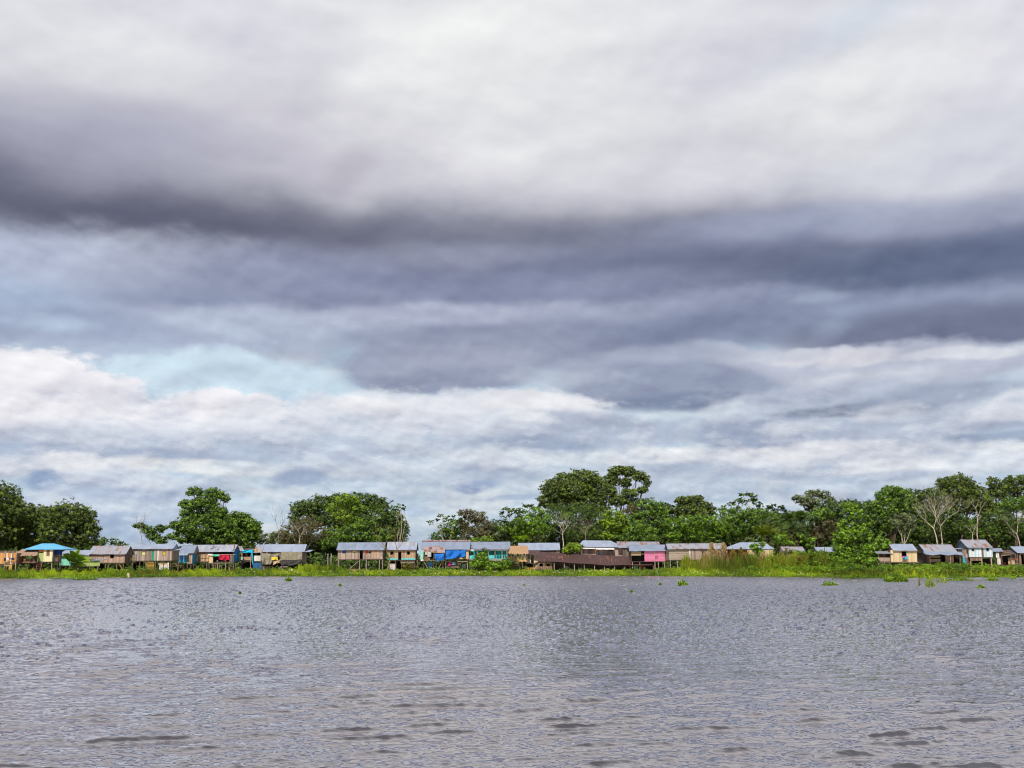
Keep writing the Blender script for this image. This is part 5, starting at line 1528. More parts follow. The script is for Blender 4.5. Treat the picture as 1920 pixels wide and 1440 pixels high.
# tarpaulin shack
h = House('ramshackle shack with cyan tarpaulin awning and open dark room', 'shack', 'shack', 465, 11, HG)
h.mono(445, 458, 1033, 1024, .6, 3.5, 'zinc_warm', xb0=446, xb1=452); h.mono(456, 476, 1032, 1027.5, -.2, 2.5, 'rusty_sheet', xb0=462, xb1=474)
h.gable(474, 490, 1036, 1025.5, 4.0, 'zinc_warm', end='white_boards')
h.front(474, 488, 1029.5, 1035, 'tan_planks', d=.0); h.front(475.5, 488, 1042, 1052, 'white_boards', d=-.05)
h.front(453, 488, 1035, 1069, 'shade_black', d=2.6, name='wall')  # darkness of the open room painted as a near-black backing
h.front(456, 471, 1044, 1050.5, 'tan_boards', d=-.2, name='board')
MB().box(h.X(452), h.X(489), h.Y - .3, h.Y + 2.6, h.Z(1053.5), h.Z(1052.2)).build('floor', 'post_dark', h.r)
for p in (452, 454, 470, 489): h.post(p, 1035, -.25, .08, 'post_light' if p in (452, 470) else 'post_wood')
cloth('bright cyan tarpaulin strip along the shack roof edge', 'tarpaulin', 'tarpaulin', 465, 10.5, 451, 474, 1032, 1036.5, 'tarp_cyan', skew=((457, 1031.5), (474, 1030.5), (474, 1036), (451.5, 1036.5)), folds=1, amp=.08, group='tarpaulins')
cloth('cyan tarpaulin tail hanging down the shack corner post', 'tarpaulin', 'tarpaulin', 465, 10.4, 471, 476, 1035, 1061, 'tarp_cyan', skew=((470.5, 1034), (473.5, 1034), (475, 1061), (473, 1058)), folds=1, amp=.05, group='tarpaulins')
cloth('dark blue plastic sheet wall under the shack', 'tarpaulin', 'tarpaulin', 465, 10.3, 474, 490, 1055, 1074, 'tarp_deep', folds=2, amp=.05, group='tarpaulins')
cloth('black and white laundry heap hanging at the shack front', 'laundry', 'laundry', 465, 10.4, 452, 462, 1045, 1056, 'cloth_black', skew=((451, 1044), (456, 1046), (463, 1056), (457, 1055)), group='laundry on lines', folds=1)
cloth('pale blue shirt hanging at the left post of the shack', 'laundry', 'laundry', 465, 10.2, 451, 455, 1044, 1050, 'cloth_sage', group='laundry on lines', folds=1, amp=.04)

# house behind olive tarps
h = House('plank house whose front hides behind olive and black tarpaulins', 'stilt_house', 'house', 530, 10, HG)
h.room(489, 567, 1035, 1055, 5.0, 'grey_planks', 'grey_planks', holes=((491, 523, 1036, 1050),))
h.gable(491, 570, 1034.5, 1020.5, 5.0, 'zinc_light', end='dark_planks', ov=.45)
h.mono(565, 580, 1034.5, 1031, -.2, 4.8, 'zinc_light'); h.mono(478, 494, 1034.5, 1021, .6, 2.6, 'zinc', xb0=486, xb1=500)
h.front(489, 512, 1061, 1071, 'brown_planks', d=.3, name='board'); h.front(521, 541, 1062, 1070, 'grey_planks', d=.3, name='board')
h.stilts([491, 497, 512, 530, 541, 566, 575], 1055, 4.8, rows=3)
h.front(495, 560, 1056, 1072, 'shade_black', d=3.0, name='shade_sheet')  # dark sheet carries the shade behind the stilts
cloth('olive tarpaulin sagging over the left half of the house front', 'tarpaulin', 'tarpaulin', 530, 9.5, 488, 526, 1036, 1058, 'tarp_olive', skew=((488, 1036.5), (526, 1037), (512, 1056), (492, 1059)), sag=1.5, folds=2.5, amp=.16, group='tarpaulins', hem=.8)
cloth('flat olive tarpaulin stretched over the right half of the house front', 'tarpaulin', 'tarpaulin', 530, 9.6, 526.5, 566.5, 1035, 1050, 'tarp_olive', folds=1, amp=.03, group='tarpaulins')
cloth('black tarpaulin hanging below the flat olive one', 'tarpaulin', 'tarpaulin', 530, 9.3, 524, 565, 1050, 1060, 'tarp_black', skew=((524, 1051), (565, 1048.5), (564, 1057), (528, 1061)), folds=2.5, amp=.09, sag=1.0, group='tarpaulins', hem=.6)
cloth('orange and yellow cloth bundle between the two olive tarpaulins', 'laundry', 'laundry', 530, 9.1, 509, 521, 1044.5, 1050, 'yellow_cloth', folds=1, amp=.06, group='laundry on lines')
cloth('peach cloth under the bundle between the olive tarpaulins', 'laundry', 'laundry', 530, 9.1, 512, 524, 1051, 1058, 'light_planks', skew=((513, 1053), (525, 1050), (523, 1055), (512, 1059)), folds=1, amp=.06, group='laundry on lines')
lathe('white jug in the grass right of the black tarpaulin', 'jug', 'jug', 547, 1071, 5, [(.1, 0), (.19, .06), (.19, .4), (.07, .5), (.07, .56)], 'plastic_white')

for px_, lb in ((615, 'left one of two lone poles standing in the gap of the row'), (621, 'right one of two lone poles standing in the gap of the row')):
    Y_ = depth(px_, 10); p_ = at(px_, 1038, Y_); g_ = land_z(p_.x, Y_)
    o = MB().tube([(p_.x, Y_, g_ - .3), (p_.x + .03, Y_, g_ + 1.6), (p_.x, Y_, p_.z)], [.1, .09, .08]).build('wooden_pole', 'post_grey', None, True, (p_.x, Y_, g_)); tag(o, lb, 'pole', 'lone poles')

# house with brace
h = House('grey plank house on tall stilts with a red curtain and a diagonal brace', 'stilt_house', 'house', 672, 10, HG)
h.room(633, 718, 1031, 1048.5, 5.0, 'grey_planks', 'dark_planks', holes=((642, 648, 1031.8, 1037), (661.5, 666.5, 1032.5, 1037), (674.5, 680, 1031.5, 1048.5), (685.5, 690, 1032.5, 1037.5), (691, 694.5, 1034, 1038)))
h.pane(642, 648, 1031.8, 1037, 'blue_cloth', 'curtain', frame='post_wood'); h.pane(661.5, 666.5, 1032.5, 1035.5, 'lime_cloth', 'curtain', frame='post_wood'); h.pane(685.5, 690, 1032.5, 1037.5, 'red_cloth', 'curtain', frame='post_wood')
h.pane(697, 711, 1031.5, 1047.5, 'pinkish_planks', 'board', -.03)
h.gable(630, 720, 1031, 1017, 5.0, 'zinc', end='grey_planks', ov=.45)
h.stilts([635, 674, 686.5, 711.5, 717], 1049, 4.8, r=.1, mat='post_grey', rows=3)
h.post(692, 1041, -.5, .05, 'post_dark'); h.post(687, 1040, -.5, .05, 'post_grey')
h.bar(651, 1071, 672, 1052, -.1, .07, 'post_grey')
h.bar(655, 1068, 700, 1067, 2.2, .08, 'post_red', 'beam'); h.bar(660, 1063.5, 690, 1063.5, 2.6, .08, 'post_dark', 'beam')
# upturned canoe on rails
m = MB(); Yc = h.Y + 1.6; a, b = at(657, 1066, Yc), at(691, 1066, Yc); z = h.gz + .55
n = 12
for i in range(n + 1):
    t = i / n; x = a.x + (b.x - a.x) * t; w = .38 * math.sin(math.pi * min(.97, max(.03, t))) ** .6; hh = .34
    for k in range(7):
        ang_ = math.pi * k / 6
        m.v.append((x, Yc + w * math.cos(ang_), z + hh * math.sin(ang_) * (.5 + .5 * math.sin(math.pi * t)) + .25 * (2 * t - 1) ** 4))
for i in range(n):
    for k in range(6):
        m.f.append((i * 7 + k, i * 7 + k + 1, (i + 1) * 7 + k + 1, (i + 1) * 7 + k))
o = m.build('canoe', 'post_red', None, True, (a.x, Yc, z)); tag(o, 'reddish upturned canoe lying under the house with the diagonal brace', 'canoe')

# turquoise band house
h = House('tan plank house with turquoise band under its walls, behind the mossy leaning tree', 'stilt_house', 'house', 752, 10, HG)
h.room(727, 779, 1031, 1049.5, 4.6, 'tan_planks', 'dark_planks', holes=((732, 737, 1034.5, 1039.5), (746.5, 752.5, 1034, 1049.5), (763.5, 768, 1034.5, 1039.5)))
h.frame(732, 737, 1034.5, 1039.5, 'post_dark'); h.frame(763.5, 768, 1034.5, 1039.5, 'post_dark')
h.pane(725.5, 746, 1047, 1050, 'aqua_boards', 'trim', -.04); h.pane(753, 778.5, 1047, 1050, 'aqua_boards', 'trim', -.04)
h.gable(724, 781, 1031, 1016, 5.2, 'zinc_patch', end='shade_black', ov=.45)
h.mono(725, 781, 1030.7, 1022.5, -.5, 1.3, 'zinc_light', t=.03)
h.stilts([729, 742, 753, 765, 777, 783], 1050, 4.4, rows=3)
h.front(733, 752, 1052, 1070, 'shade_black', d=2.0, name='shade_sheet')  # under-floor shade drawn as a near-black sheet
h.front(751, 776, 1050.5, 1056, 'grey_boards', d=.2, name='board'); h.front(768, 775.5, 1057, 1068, 'light_planks', d=1.0, name='board')
m = MB(); p_ = at(728.5, 1069, h.Y + .4); q_ = at(742.5, 1057.5, h.Y + .4)
m.box(p_.x, q_.x, p_.y, p_.y + 1.2, p_.z, q_.z); m.box(p_.x - .05, q_.x + .05, p_.y - .05, p_.y + 1.25, q_.z, q_.z + .06)
o = m.build('water_tank', 'white_boards', None, False, (p_.x, p_.y, p_.z)); tag(o, 'white box water tank under the house with the turquoise band', 'tank')

# blue tarp house
h = House('large zinc roofed house with rusty ridge and patchwork porch front, hung with two blue tarpaulins', 'stilt_house', 'house', 835, 10, HG)
h.room(794, 879, 1029.5, 1047.5, 5.5, 'brown_planks', 'dark_planks', holes=((796, 812, 1036, 1047.5), (834, 873, 1031, 1046)))
h.gable(788, 881, 1030, 1012.5, 6.0, 'zinc', end='shade_black', ov=.5, t=.06)
h.mono(790, 881, 1015.0, 1012.2, 2.3, 3.0, 'rusty_pieces', t=.03, name='ridge_cap')
h.front(793, 834, 1027, 1034, 'rusty_pieces', d=-.9, name='metal_panel') if False else h.mono(793, 820, 1034, 1025, -1.0, -.75, 'rusty_pieces', name='metal_panel')
h.mono(820, 834.5, 1035.5, 1026.5, -1.02, -.77, 'rusty_pieces', name='metal_panel'); h.mono(812, 825, 1032, 1023.5, -.74, -.62, 'rusty_pieces', name='metal_panel')
h.bar(793, 1034.5, 835, 1037, -1.05, .06, 'post_light', 'beam')
h.front(874, 878.5, 1030.5, 1047.5, 'light_planks', d=-.05, name='board'); h.front(862, 873.5, 1045.5, 1048, 'light_planks', d=-.06, name='board')
h.front(834, 879, 1050, 1051.5, 'shade_black', d=-.3, name='beam')
MB().box(h.X(786), h.X(834), h.Y - 1.1, h.Y - .07, h.Z(1051.5), h.Z(1050.2)).build('porch_floor', 'post_wood', h.r)
h.front(796, 812, 1043, 1050, 'brown_planks', d=-1.0, name='railing', holes=((806, 812, 1043, 1050),))
h.front(836, 862, 1053, 1065, 'dark_planks', d=.6, name='wall'); h.bar(858, 1053.5, 877, 1053.5, -.2, .06, 'post_light', 'beam')
h.stilts([795, 813, 830.5, 835, 876.5], 1049, 5.2, r=.1, mat='post_light', rows=3)
h.post(794, 1036, -1.0, .06, 'post_dark'); h.post(812.5, 1036, -1.0, .06, 'post_dark')
h.bar(794, 1052, 805, 1070, -.8, .07, 'post_light'); h.bar(829, 1053, 822, 1067, -.6, .07, 'post_light')
h.front(787, 793, 1034, 1049, 'mint_boards', d=-.3, name='board', holes=((788, 791, 1039, 1044),))
cloth('small blue tarpaulin tied under the rusty porch panels', 'tarpaulin', 'tarpaulin', 835, 9.0, 814, 833, 1038, 1052, 'tarp_blue', skew=((814, 1039), (833, 1038), (832, 1050), (818, 1053)), folds=1.2, amp=.09, group='tarpaulins', bulge=.15)
cloth('large blue tarpaulin draped across the porch opening', 'tarpaulin', 'tarpaulin', 835, 9.7, 834, 873, 1031, 1047, 'tarp_blue', skew=((834, 1032), (873, 1030.2), (873, 1043), (834, 1049)), folds=2.5, amp=.20, group='tarpaulins', sag=.6)
cloth('sagging navy sheet under the blue tarpaulin house', 'tarpaulin', 'tarpaulin', 835, 9.3, 800, 812, 1052, 1070, 'tarp_navy', skew=((802, 1055), (811, 1053), (810, 1071), (806, 1071)), folds=1, group='tarpaulins')
for x, w, y1, mt, lb in ((797, 4, 1040.5, 'cloth_sage', 'sage green towel on the patchwork porch'), (801.5, 7, 1044, 'cloth_grey', 'grey sheet drying on the patchwork porch')):
    cloth(lb, 'laundry', 'laundry', 835, 8.9, x, x + w, 1035, y1, mt, group='laundry on lines', folds=1, amp=.04)
for x, w, y1, mt, lb in ((841, 3.8, 1060.5, 'cloth_pink', 'hot pink shirt on the line under the blue tarpaulin house'), (845, 3, 1058.5, 'cloth_blue', 'blue shirt next to the hot pink one under the house'),
                         (848.5, 4, 1058.5, 'cloth_white', 'white shirt on the line under the blue tarpaulin house'), (853, 2.2, 1058.5, 'cloth_aqua', 'aqua shirt at the right end of the line under the house')):
    cloth(lb, 'laundry', 'laundry', 835, 10.4, x, x + w, 1055, y1, mt, group='laundry on lines', folds=1, amp=.03)
cloth('pink cloth lying over the porch corner of the patchwork house', 'laundry', 'laundry', 835, 8.7, 789, 794, 1049, 1052, 'cloth_white', group='laundry on lines', folds=1, amp=.03)

# teal porch house
h = House('long house with teal porch and turquoise railing on grey posts', 'stilt_house', 'house', 920, 10, HG)
h.room(881, 953, 1031.5, 1048, 6.0, 'teal_boards', 'grey_planks', holes=((884, 888, 1035, 1047.5), (925, 931, 1033, 1047.5), (940, 944, 1034, 1040)))
h.pane(884, 888, 1035, 1040, 'red_boards', 'door', .6)
h.gable(879, 957, 1028, 1016, 7.0, 'zinc', end='dark_planks', ov=.4)
h.mono(888, 955, 1029.5, 1026.5, -2.2, -.2, 'zinc', t=.08)
h.front(880, 953, 1029.8, 1032.5, 'white_boards', d=-1.8, name='fascia')
MB().box(h.X(880), h.X(953), h.Y - 2.0, h.Y - .07, h.Z(1050), h.Z(1048.4)).build('porch_floor', 'post_grey', h.r)
h.rail(880.5, 952, 1040.5, 1047.8, 24, 'aqua_boards', -1.9)
h.front(881, 908, 1041.4, 1046.8, 'aqua_boards', d=-1.84, name='panel'); h.front(917, 927, 1041.4, 1046.8, 'aqua_boards', d=-1.84, name='panel')
for p in (881.5, 895, 905.5, 916, 928.5, 941.5, 951): h.post(p, 1029.5, -1.75, .11, 'post_grey', y1=1048.5, name='post')
h.stilts([882, 896, 912, 928.5, 942, 952], 1048.5, 5.6, r=.11, mat='post_grey', rows=3)
h.post(928.5, 1048.5, -1.8, .13, 'post_grey'); h.post(896, 1048.5, -1.8, .12, 'post_grey')
h.front(918, 946, 1049, 1051.5, 'post_grey', d=-2.1, name='beam')
h.front(866, 873, 1057, 1066, 'pale_blue_boards', d=-.5, name='board'); h.front(879, 889.5, 1057, 1066, 'pale_blue_boards', d=-.5, name='board')
lathe('lime plastic tub on the teal porch', 'tub', 'tub', 946, 1048.3, 10, BUCKET, 'lime_cloth', dd=-1.2, scale=1.4)

# thatched lookout hut with coloured railing
h = House('little thatched hut with yellow, green and orange railing', 'thatched_hut', 'hut', 972, 9, HG)
h.thatch(953, 991, 1036.5, 1023.5, -1.2, 1.6, 'thatch_tan', 958, 989); h.thatch(957, 988, 1030, 1023.3, 3.6, 1.65, 'thatch_tan', 958, 989)
MB().box(h.X(956), h.X(989), h.Y - .8, h.Y + 2.8, h.Z(1053), h.Z(1051.8)).build('floor', 'orange_planks', h.r)
h.rail(957.5, 987.5, 1045, 1051.7, 10, 'orange_planks', -.75, alt=('yellow_boards', 'green_paint', 'yellow_boards', 'orange_panel', 'yellow_boards', 'green_paint'))
for p in (959, 974.5, 986): h.post(p, 1035, -.7, .08, 'orange_planks', y1=1052, name='post'); h.post(p + 1, 1033, 2.5, .07, 'post_wood', y1=1052, name='post')
cloth('pale hammock slung between the posts of the thatched hut', 'hammock', 'hammock', 972, 9.4, 963, 985, 1040, 1042.5, 'cloth_white', sag=3.0, folds=1, amp=.06)
h.stilts([959, 967, 975, 986], 1052.5, 2.8)
# dark awning with cream walls next to it
h = House('cream walled annex with dark sagging awning left of the rusty shed', 'annex', 'annex', 997, 10.5, HG)
h.room(985, 1008, 1038.5, 1056, 3.2, 'beige_block', holes=((990, 993.5, 1040, 1048), (995.5, 1001, 1040, 1056)))
h.mono(981, 1012, 1040, 1031.5, -.9, 3.0, 'rusty_sheet', xb0=986, xb1=1014)
h.bar(985, 1040, 991, 1055, -.3, .1, 'white_paint', 'brace')
m = MB(); g_ = land_z(at(996, 1062, h.Y).x, h.Y - 2)
o_ = at(990, 1062, h.Y - 1.6)
bmh = bmesh.new(); bmesh.ops.create_uvsphere(bmh, u_segments=20, v_segments=10, radius=1.0)
for v in bmh.verts:
    v.co = Vector((v.co.x * 2.6 + .15 * math.sin(v.co.y * 9), v.co.y * 1.0, max(-.1, v.co.z) * 1.25 + .08 * math.sin(v.co.x * 11)))
me = bpy.data.meshes.new('earth_mound'); bmh.to_mesh(me); bmh.free(); me.materials.append(HM['earth'])
o = bpy.data.objects.new('earth_mound', me); o.location = (at(998, 1062, h.Y - 1.4).x, h.Y - 1.4, g_); link(o); tag(o, 'orange earth mound left of the rusty shed', 'mound')

# grey roof behind
h = House('streaky grey zinc roof house standing behind the thatched hut', 'stilt_house', 'house', 1012, 17, HG)
h.room(978, 1050, 1031.5, 1052, 4.5, 'dark_planks', 'tan_boards')
h.pane(1043, 1050, 1031.5, 1036, 'tan_boards', 'board', -.04)
h.gable(972, 1051, 1031.5, 1018, 5.4, 'zinc_light', end='dark_planks')
h.stilts([980, 1000, 1020, 1048], 1052, 4.2)

# long rusty shed, its roof line falling to the right
h = House('long low open shed with dark rusty maroon roof', 'open_shed', 'shed', 1115, 9, None)
def shedpt(px, py, d): 
    p = at(px, py, h.Y + d); return (p.x, h.Y + d, p.z)
m = MB(); n = 16
for i in range(n):
    t0, t1 = i / n, (i + 1) / n
    def fe(t): j = .05 * math.sin(t * 23); return (1001 + 222 * t, 1050.5 + 9.0 * min(1, t * 1.6) + j * 8, -2.0)
    def bk(t): return (1014 + 216 * t, 1034.8 + 11.5 * t, 1.6)
    m.slab(shedpt(*fe(t0)), shedpt(*fe(t1)), shedpt(*bk(t1)), shedpt(*bk(t0)), .06)
    def bb(t): return (1014 + 216 * t, 1046 + 11.5 * t, 5.0)
    m.slab(shedpt(*bk(t0)), shedpt(*bk(t1)), shedpt(*bb(t1)), shedpt(*bb(t0)), .06)
m.build('roof', 'rusty_sheet', h.r)
for px_ in (1020, 1039, 1058, 1077, 1095.5, 1114.5, 1133.5, 1152.5, 1171.5, 1190, 1209, 1225):
    t = (px_ - 1001) / 222
    h.post(px_, 1052.5 + 8.0 * min(1, t * 1.6), -1.6, .09, 'post_light' if px_ < 1180 else 'post_wood', name='post')
    h.post(px_, 1053 + 4 * t, 4.5, .09, 'post_dark', name='post')
h.front(1004, 1035, 1054, 1068, 'brown_planks', d=-1.2, name='wall', holes=((1012, 1018, 1057, 1062), (1025, 1031, 1057, 1062)))
h.front(1036, 1222, 1050, 1069, 'dark_planks', d=4.7, name='wall')
h.front(1179, 1184, 1061, 1069, 'orange_panel', d=.6, name='panel'); h.front(1186.5, 1196, 1061, 1068, 'cloth_mint', d=.6, name='panel'); h.front(1202, 1210, 1061, 1068, 'orange_panel', d=.6, name='panel')
h.bar(1000, 1069, 1012, 1056, -2.2, .07, 'post_light')
cloth('grey plastic sheet heaped inside the long rusty shed', 'tarpaulin', 'tarpaulin', 1115, 9.5, 1058, 1074, 1060, 1069, 'cloth_grey', skew=((1058, 1061), (1062, 1061), (1076, 1068), (1060, 1068)), folds=1, group='tarpaulins')

# hip roof plank house
h = House('plank house with pale hipped zinc roof behind the long rusty shed', 'stilt_house', 'house', 1130, 16.5, HG)
h.room(1090, 1167, 1025, 1045, 5.6, 'grey_planks', 'grey_planks', holes=((1142.5, 1148, 1027, 1033),), ends=(1, 1))
h.frame(1142.5, 1148, 1027, 1033)
h.hip(1084, 1171, 1025.5, 1093, 1145, 1013.5, 6.0, 'zinc_light', ov=.5)
h.mono(1117, 1152, 1030, 1026.5, -1.1, -.1, 'cloth_white', name='awning'); h.mono(1090, 1116, 1029, 1026.5, -.9, -.1, 'cloth_white', name='awning')
h.pane(1117, 1122, 1030, 1035, 'orange_panel', 'panel', -.04); h.pane(1125, 1130, 1035.5, 1041, 'pale_gable', 'panel', -.05)
h.stilts([1092, 1110, 1130, 1150, 1165], 1045, 5.2)

# roof behind + pink house
h = House('long zinc roof house hidden behind the pink walled house', 'stilt_house', 'house', 1200, 19, HG)
h.room(1168, 1236, 1026, 1044, 4.5, 'dark_planks'); h.gable(1159, 1240, 1027, 1015.5, 5.6, 'zinc_rust', end='dark_planks')
h.stilts([1170, 1190, 1215, 1234], 1044, 4.2)
h = House('house with bright pink wall and a dark ring mark on it', 'stilt_house', 'house', 1215, 12, HG)
h.room(1184, 1248, 1033, 1052.5, 4.6, 'pink_boards', 'dark_planks', holes=((1184, 1209, 1033, 1052.5),))
h.front(1184.3, 1203, 1034.2, 1041.5, 'tan_boards', d=.0, name='railing'); h.front(1184.3, 1208.8, 1033.2, 1052.5, 'shade_black', d=1.6, name='wall')  # back of the open bay is near-black in place of shade
h.gable(1181, 1251, 1033, 1021.5, 4.8, 'zinc', end='dark_planks', ov=.45)
R = MB(); cc = at(1231.5, 1045, h.Y - .03); k_ = px_scale(h.Y)
for i in range(20):
    a0, a1 = 6.2832 * i / 20, 6.2832 * (i + 1) / 20
    for y_ in (h.Y - .02,):
        R.quad((cc.x + 2.6 * k_ * math.cos(a0), y_, cc.z + 2.6 * k_ * math.sin(a0)), (cc.x + 2.6 * k_ * math.cos(a1), y_, cc.z + 2.6 * k_ * math.sin(a1)),
               (cc.x + 1.5 * k_ * math.cos(a1), y_, cc.z + 1.5 * k_ * math.sin(a1)), (cc.x + 1.5 * k_ * math.cos(a0), y_, cc.z + 1.5 * k_ * math.sin(a0)))
R.build('ring_mark', 'cloth_maroon', h.r)
h.frame(1244.5, 1247, 1038, 1044)
lathe('pale sack hanging in the doorway left of the pink wall', 'sack', 'sack', 1205.5, 1040.5, 12, [(.05, 0), (.2, .1), (.18, .4), (.05, .55)], 'light_planks', dd=-.1)
h.stilts([1186, 1200, 1228, 1235, 1246], 1052.8, 4.4, mat='post_light', rows=3)
h.post(1228.5, 1036, -.6, .07, 'post_light')

# rust streaked long roof
h = House('long plank house with rust streaked roof, its right half behind dry reeds', 'stilt_house', 'house', 1305, 12, HG)
h.room(1255, 1358, 1029, 1049.5, 5.0, 'grey_boards', 'grey_boards', holes=((1318, 1324, 1033, 1048),))
h.front(1296.5, 1314, 1029.3, 1049.3, 'grey_planks', d=-.09, name='wall'); h.pane(1292.5, 1296, 1031, 1050, 'white_boards', 'board', -.13)
h.gable(1253, 1362, 1029, 1019, 5.0, 'zinc_warm', end='dark_planks', ov=.45)
h.stilts([1257, 1271, 1290, 1310, 1330, 1352], 1049.5, 4.8, mat='post_grey', rows=3)

# hip roofed red house
h = House('red brown house with bright hipped zinc roof behind the sapling', 'stilt_house', 'house', 1408, 13, HG)
h.room(1370, 1446, 1030, 1050, 5.0, 'red_boards', holes=((1382, 1388, 1034, 1046), (1400, 1406, 1034, 1040)))
h.front(1402, 1450, 1031, 1048, 'light_planks', d=-.5, name='wall')
h.hip(1361, 1454, 1029.5, 1388, 1436, 1017, 5.8, 'zinc_light', ov=.5)
h.stilts([1372, 1390, 1410, 1430, 1446], 1050, 4.6)
h = House('small pale roofed hut with yellow board wall behind the tall shrub', 'stilt_house', 'house', 1492, 14, HG)
h.room(1478, 1508, 1033, 1050, 4.0, 'light_planks', holes=((1480, 1496, 1034, 1039.5),)); h.pane(1479, 1500, 1040, 1042, 'yellow_boards', 'board', -.04)
h.gable(1470, 1512, 1034, 1025, 4.4, 'zinc_half', end='white_boards'); h.stilts([1480, 1493, 1506], 1050, 3.8)
h = House('hut with whitish roof half hidden by the vine covered column', 'stilt_house', 'house', 1552, 14, HG)
h.room(1540, 1572, 1034, 1050, 4.0, 'brown_planks'); h.gable(1534, 1580, 1034.5, 1026, 4.4, 'zinc_light', end='white_boards'); h.stilts([1542, 1556, 1570], 1050, 3.8)

# tan house right of the vine column
h = House('tan plank house with pink and cyan cloth below its dark window', 'stilt_house', 'house', 1695, 11, HG)
h.room(1671, 1720, 1031.5, 1053.5, 4.6, 'light_planks', 'dark_planks', holes=((1691.5, 1700.5, 1034, 1053.5),))
h.front(1691.7, 1700.3, 1044, 1053.3, 'light_planks', d=.02, name='wall'); h.frame(1691.5, 1700.5, 1034, 1043.8, 'post_light')
h.gable(1680, 1722, 1032, 1020, 4.8, 'zinc_light', end='dark_planks', ov=.4) if False else h.gable(1676, 1722, 1032, 1020, 4.8, 'zinc_light', end='grey_planks', ov=.4)
h.front(1647, 1670.7, 1044, 1053, 'grey_planks', d=.4, name='railing', holes=((1650, 1668, 1044, 1045),)); h.front(1648, 1670.7, 1037, 1053, 'dark_planks', d=2.2, name='wall')
h.mono(1645, 1676, 1038, 1033, -.2, 2.4, 'zinc_rust')
MB().box(h.X(1646), h.X(1722), h.Y - .3, h.Y - .065, h.Z(1055), h.Z(1053.8)).build('porch_floor', 'post_wood', h.r)
for p in (1648, 1658): h.post(p, 1037, .35, .06, 'post_light')
h.stilts([1650, 1665, 1680, 1700, 1718], 1054, 4.4)
cloth('cyan cloth drying below the dark window of the tan house', 'laundry', 'laundry', 1695, 10.7, 1692, 1702, 1043, 1048.5, 'cloth_aqua', group='laundry on lines', folds=1, amp=.03)
cloth('pink cloth lying on the cyan one at the tan house', 'laundry', 'laundry', 1695, 10.5, 1693, 1696.5, 1042.5, 1046, 'cloth_pink', group='laundry on lines', folds=1, amp=.03)

# low wavy roof house
h = House('low plank house with wavy two part roof rusted at its right end', 'stilt_house', 'house', 1765, 11, HG)
h.room(1738, 1800, 1039, 1055, 4.8, 'brown_planks', 'dark_planks', holes=((1743, 1773, 1041, 1054.5), (1789.5, 1799, 1040, 1055)))
h.front(1743.3, 1764, 1041.8, 1046, 'tan_boards', d=.02, name='board'); h.front(1743.3, 1764, 1048, 1054, 'tan_boards', d=.02, name='board'); h.front(1744, 1772, 1040.8, 1054.6, 'shade_black', d=1.2, name='wall')  # the last sheet paints the shade behind the boards
h.front(1773.2, 1789, 1043, 1054.8, 'tan_planks', d=-.09, name='board')
h.gable(1735, 1798, 1035.5, 1021, 5.4, 'zinc_warm', end='dark_planks', ov=.3)
h.mono(1735, 1808, 1040, 1034.3, -1.5, -.36, 'zinc', jag=.10)
for p in (1744, 1783, 1801): h.post(p, 1040, -1.2, .06, 'post_light' if p == 1783 else 'post_wood')
h.stilts([1740, 1760, 1780, 1798], 1055, 4.6)
cloth('cyan tarpaulin slanting from the porch corner of the low wavy roof house', 'tarpaulin', 'tarpaulin', 1765, 10.2, 1800, 1811, 1043, 1058, 'tarp_cyan', skew=((1806, 1043), (1808, 1043), (1811, 1057.5), (1806, 1056.5)), folds=1, amp=.05, group='tarpaulins')

# pale blue two storey
h = House('pale blue upper floor house with streaked roof and open ground storey', 'stilt_house', 'house', 1840, 10.5, HG)
h.room(1818, 1863, 1026.5, 1044.5, 5.4, 'pale_blue_boards', 'grey_planks', holes=((1824.5, 1828, 1028.5, 1033), (1842, 1846, 1027.5, 1044.5), (1852, 1855.5, 1028, 1033)))
h.frame(1824.5, 1828, 1028.5, 1033, 'post_wood'); h.frame(1852, 1855.5, 1028, 1033, 'slate_gable'); h.pane(1842, 1846, 1027.5, 1044.5, 'brown_planks', 'door')
h.gable(1815, 1864, 1026.5, 1012, 5.8, 'zinc_warm', end='slate_gable', ov=.4)
h.pane(1820, 1840, 1027, 1029, 'pale_gable', 'trim', -.04)
h.front(1819.5, 1841, 1046, 1051.5, 'brown_planks', d=-.02, name='wall')
h.front(1819.5, 1860, 1047, 1062, 'shade_black', d=3.2, name='wall')  # shade of the open ground storey is in this sheet's colour
h.stilts([1820.5, 1841.5, 1859.5], 1045, 5.2, r=.12, mat='post_light', rows=3)
h.mono(1797, 1817, 1029.5, 1028, .5, 3.8, 'zinc_light'); h.front(1806, 1817.5, 1030, 1046, 'grey_planks', d=.6, name='wall'); h.front(1806, 1818, 1046.3, 1060, 'dark_planks', d=.6, name='wall')

# brown shack
h = House('brown ramshackle hut with clutter on its deck near the right edge', 'shack', 'shack', 1887, 10.5, HG)
h.mono(1864, 1883, 1034, 1028, -.4, 2.6, 'zinc', xb0=1862, xb1=1880)
h.mono(1878, 1906, 1038.5, 1031, -.6, 3.0, 'rusty_sheet', xb0=1880, xb1=1896)
h.front(1865, 1880, 1034, 1060, 'dark_planks', d=.3, holes=((1865, 1869, 1040, 1060),)); h.front(1869, 1875, 1036, 1046, 'white_boards', d=-.1, name='board'); h.front(1870.5, 1877, 1047, 1058.5, 'white_boards', d=-.12, name='board')
h.bar(1879, 1041.5, 1898, 1040.5, -.5, .06, 'post_light', 'beam'); h.bar(1878, 1034, 1906, 1039.5, -.55, .07, 'post_wood', 'beam')
h.front(1880, 1908, 1040, 1060, 'shade_black', d=2.2, name='wall')  # near-black backing stands for shade inside the hut
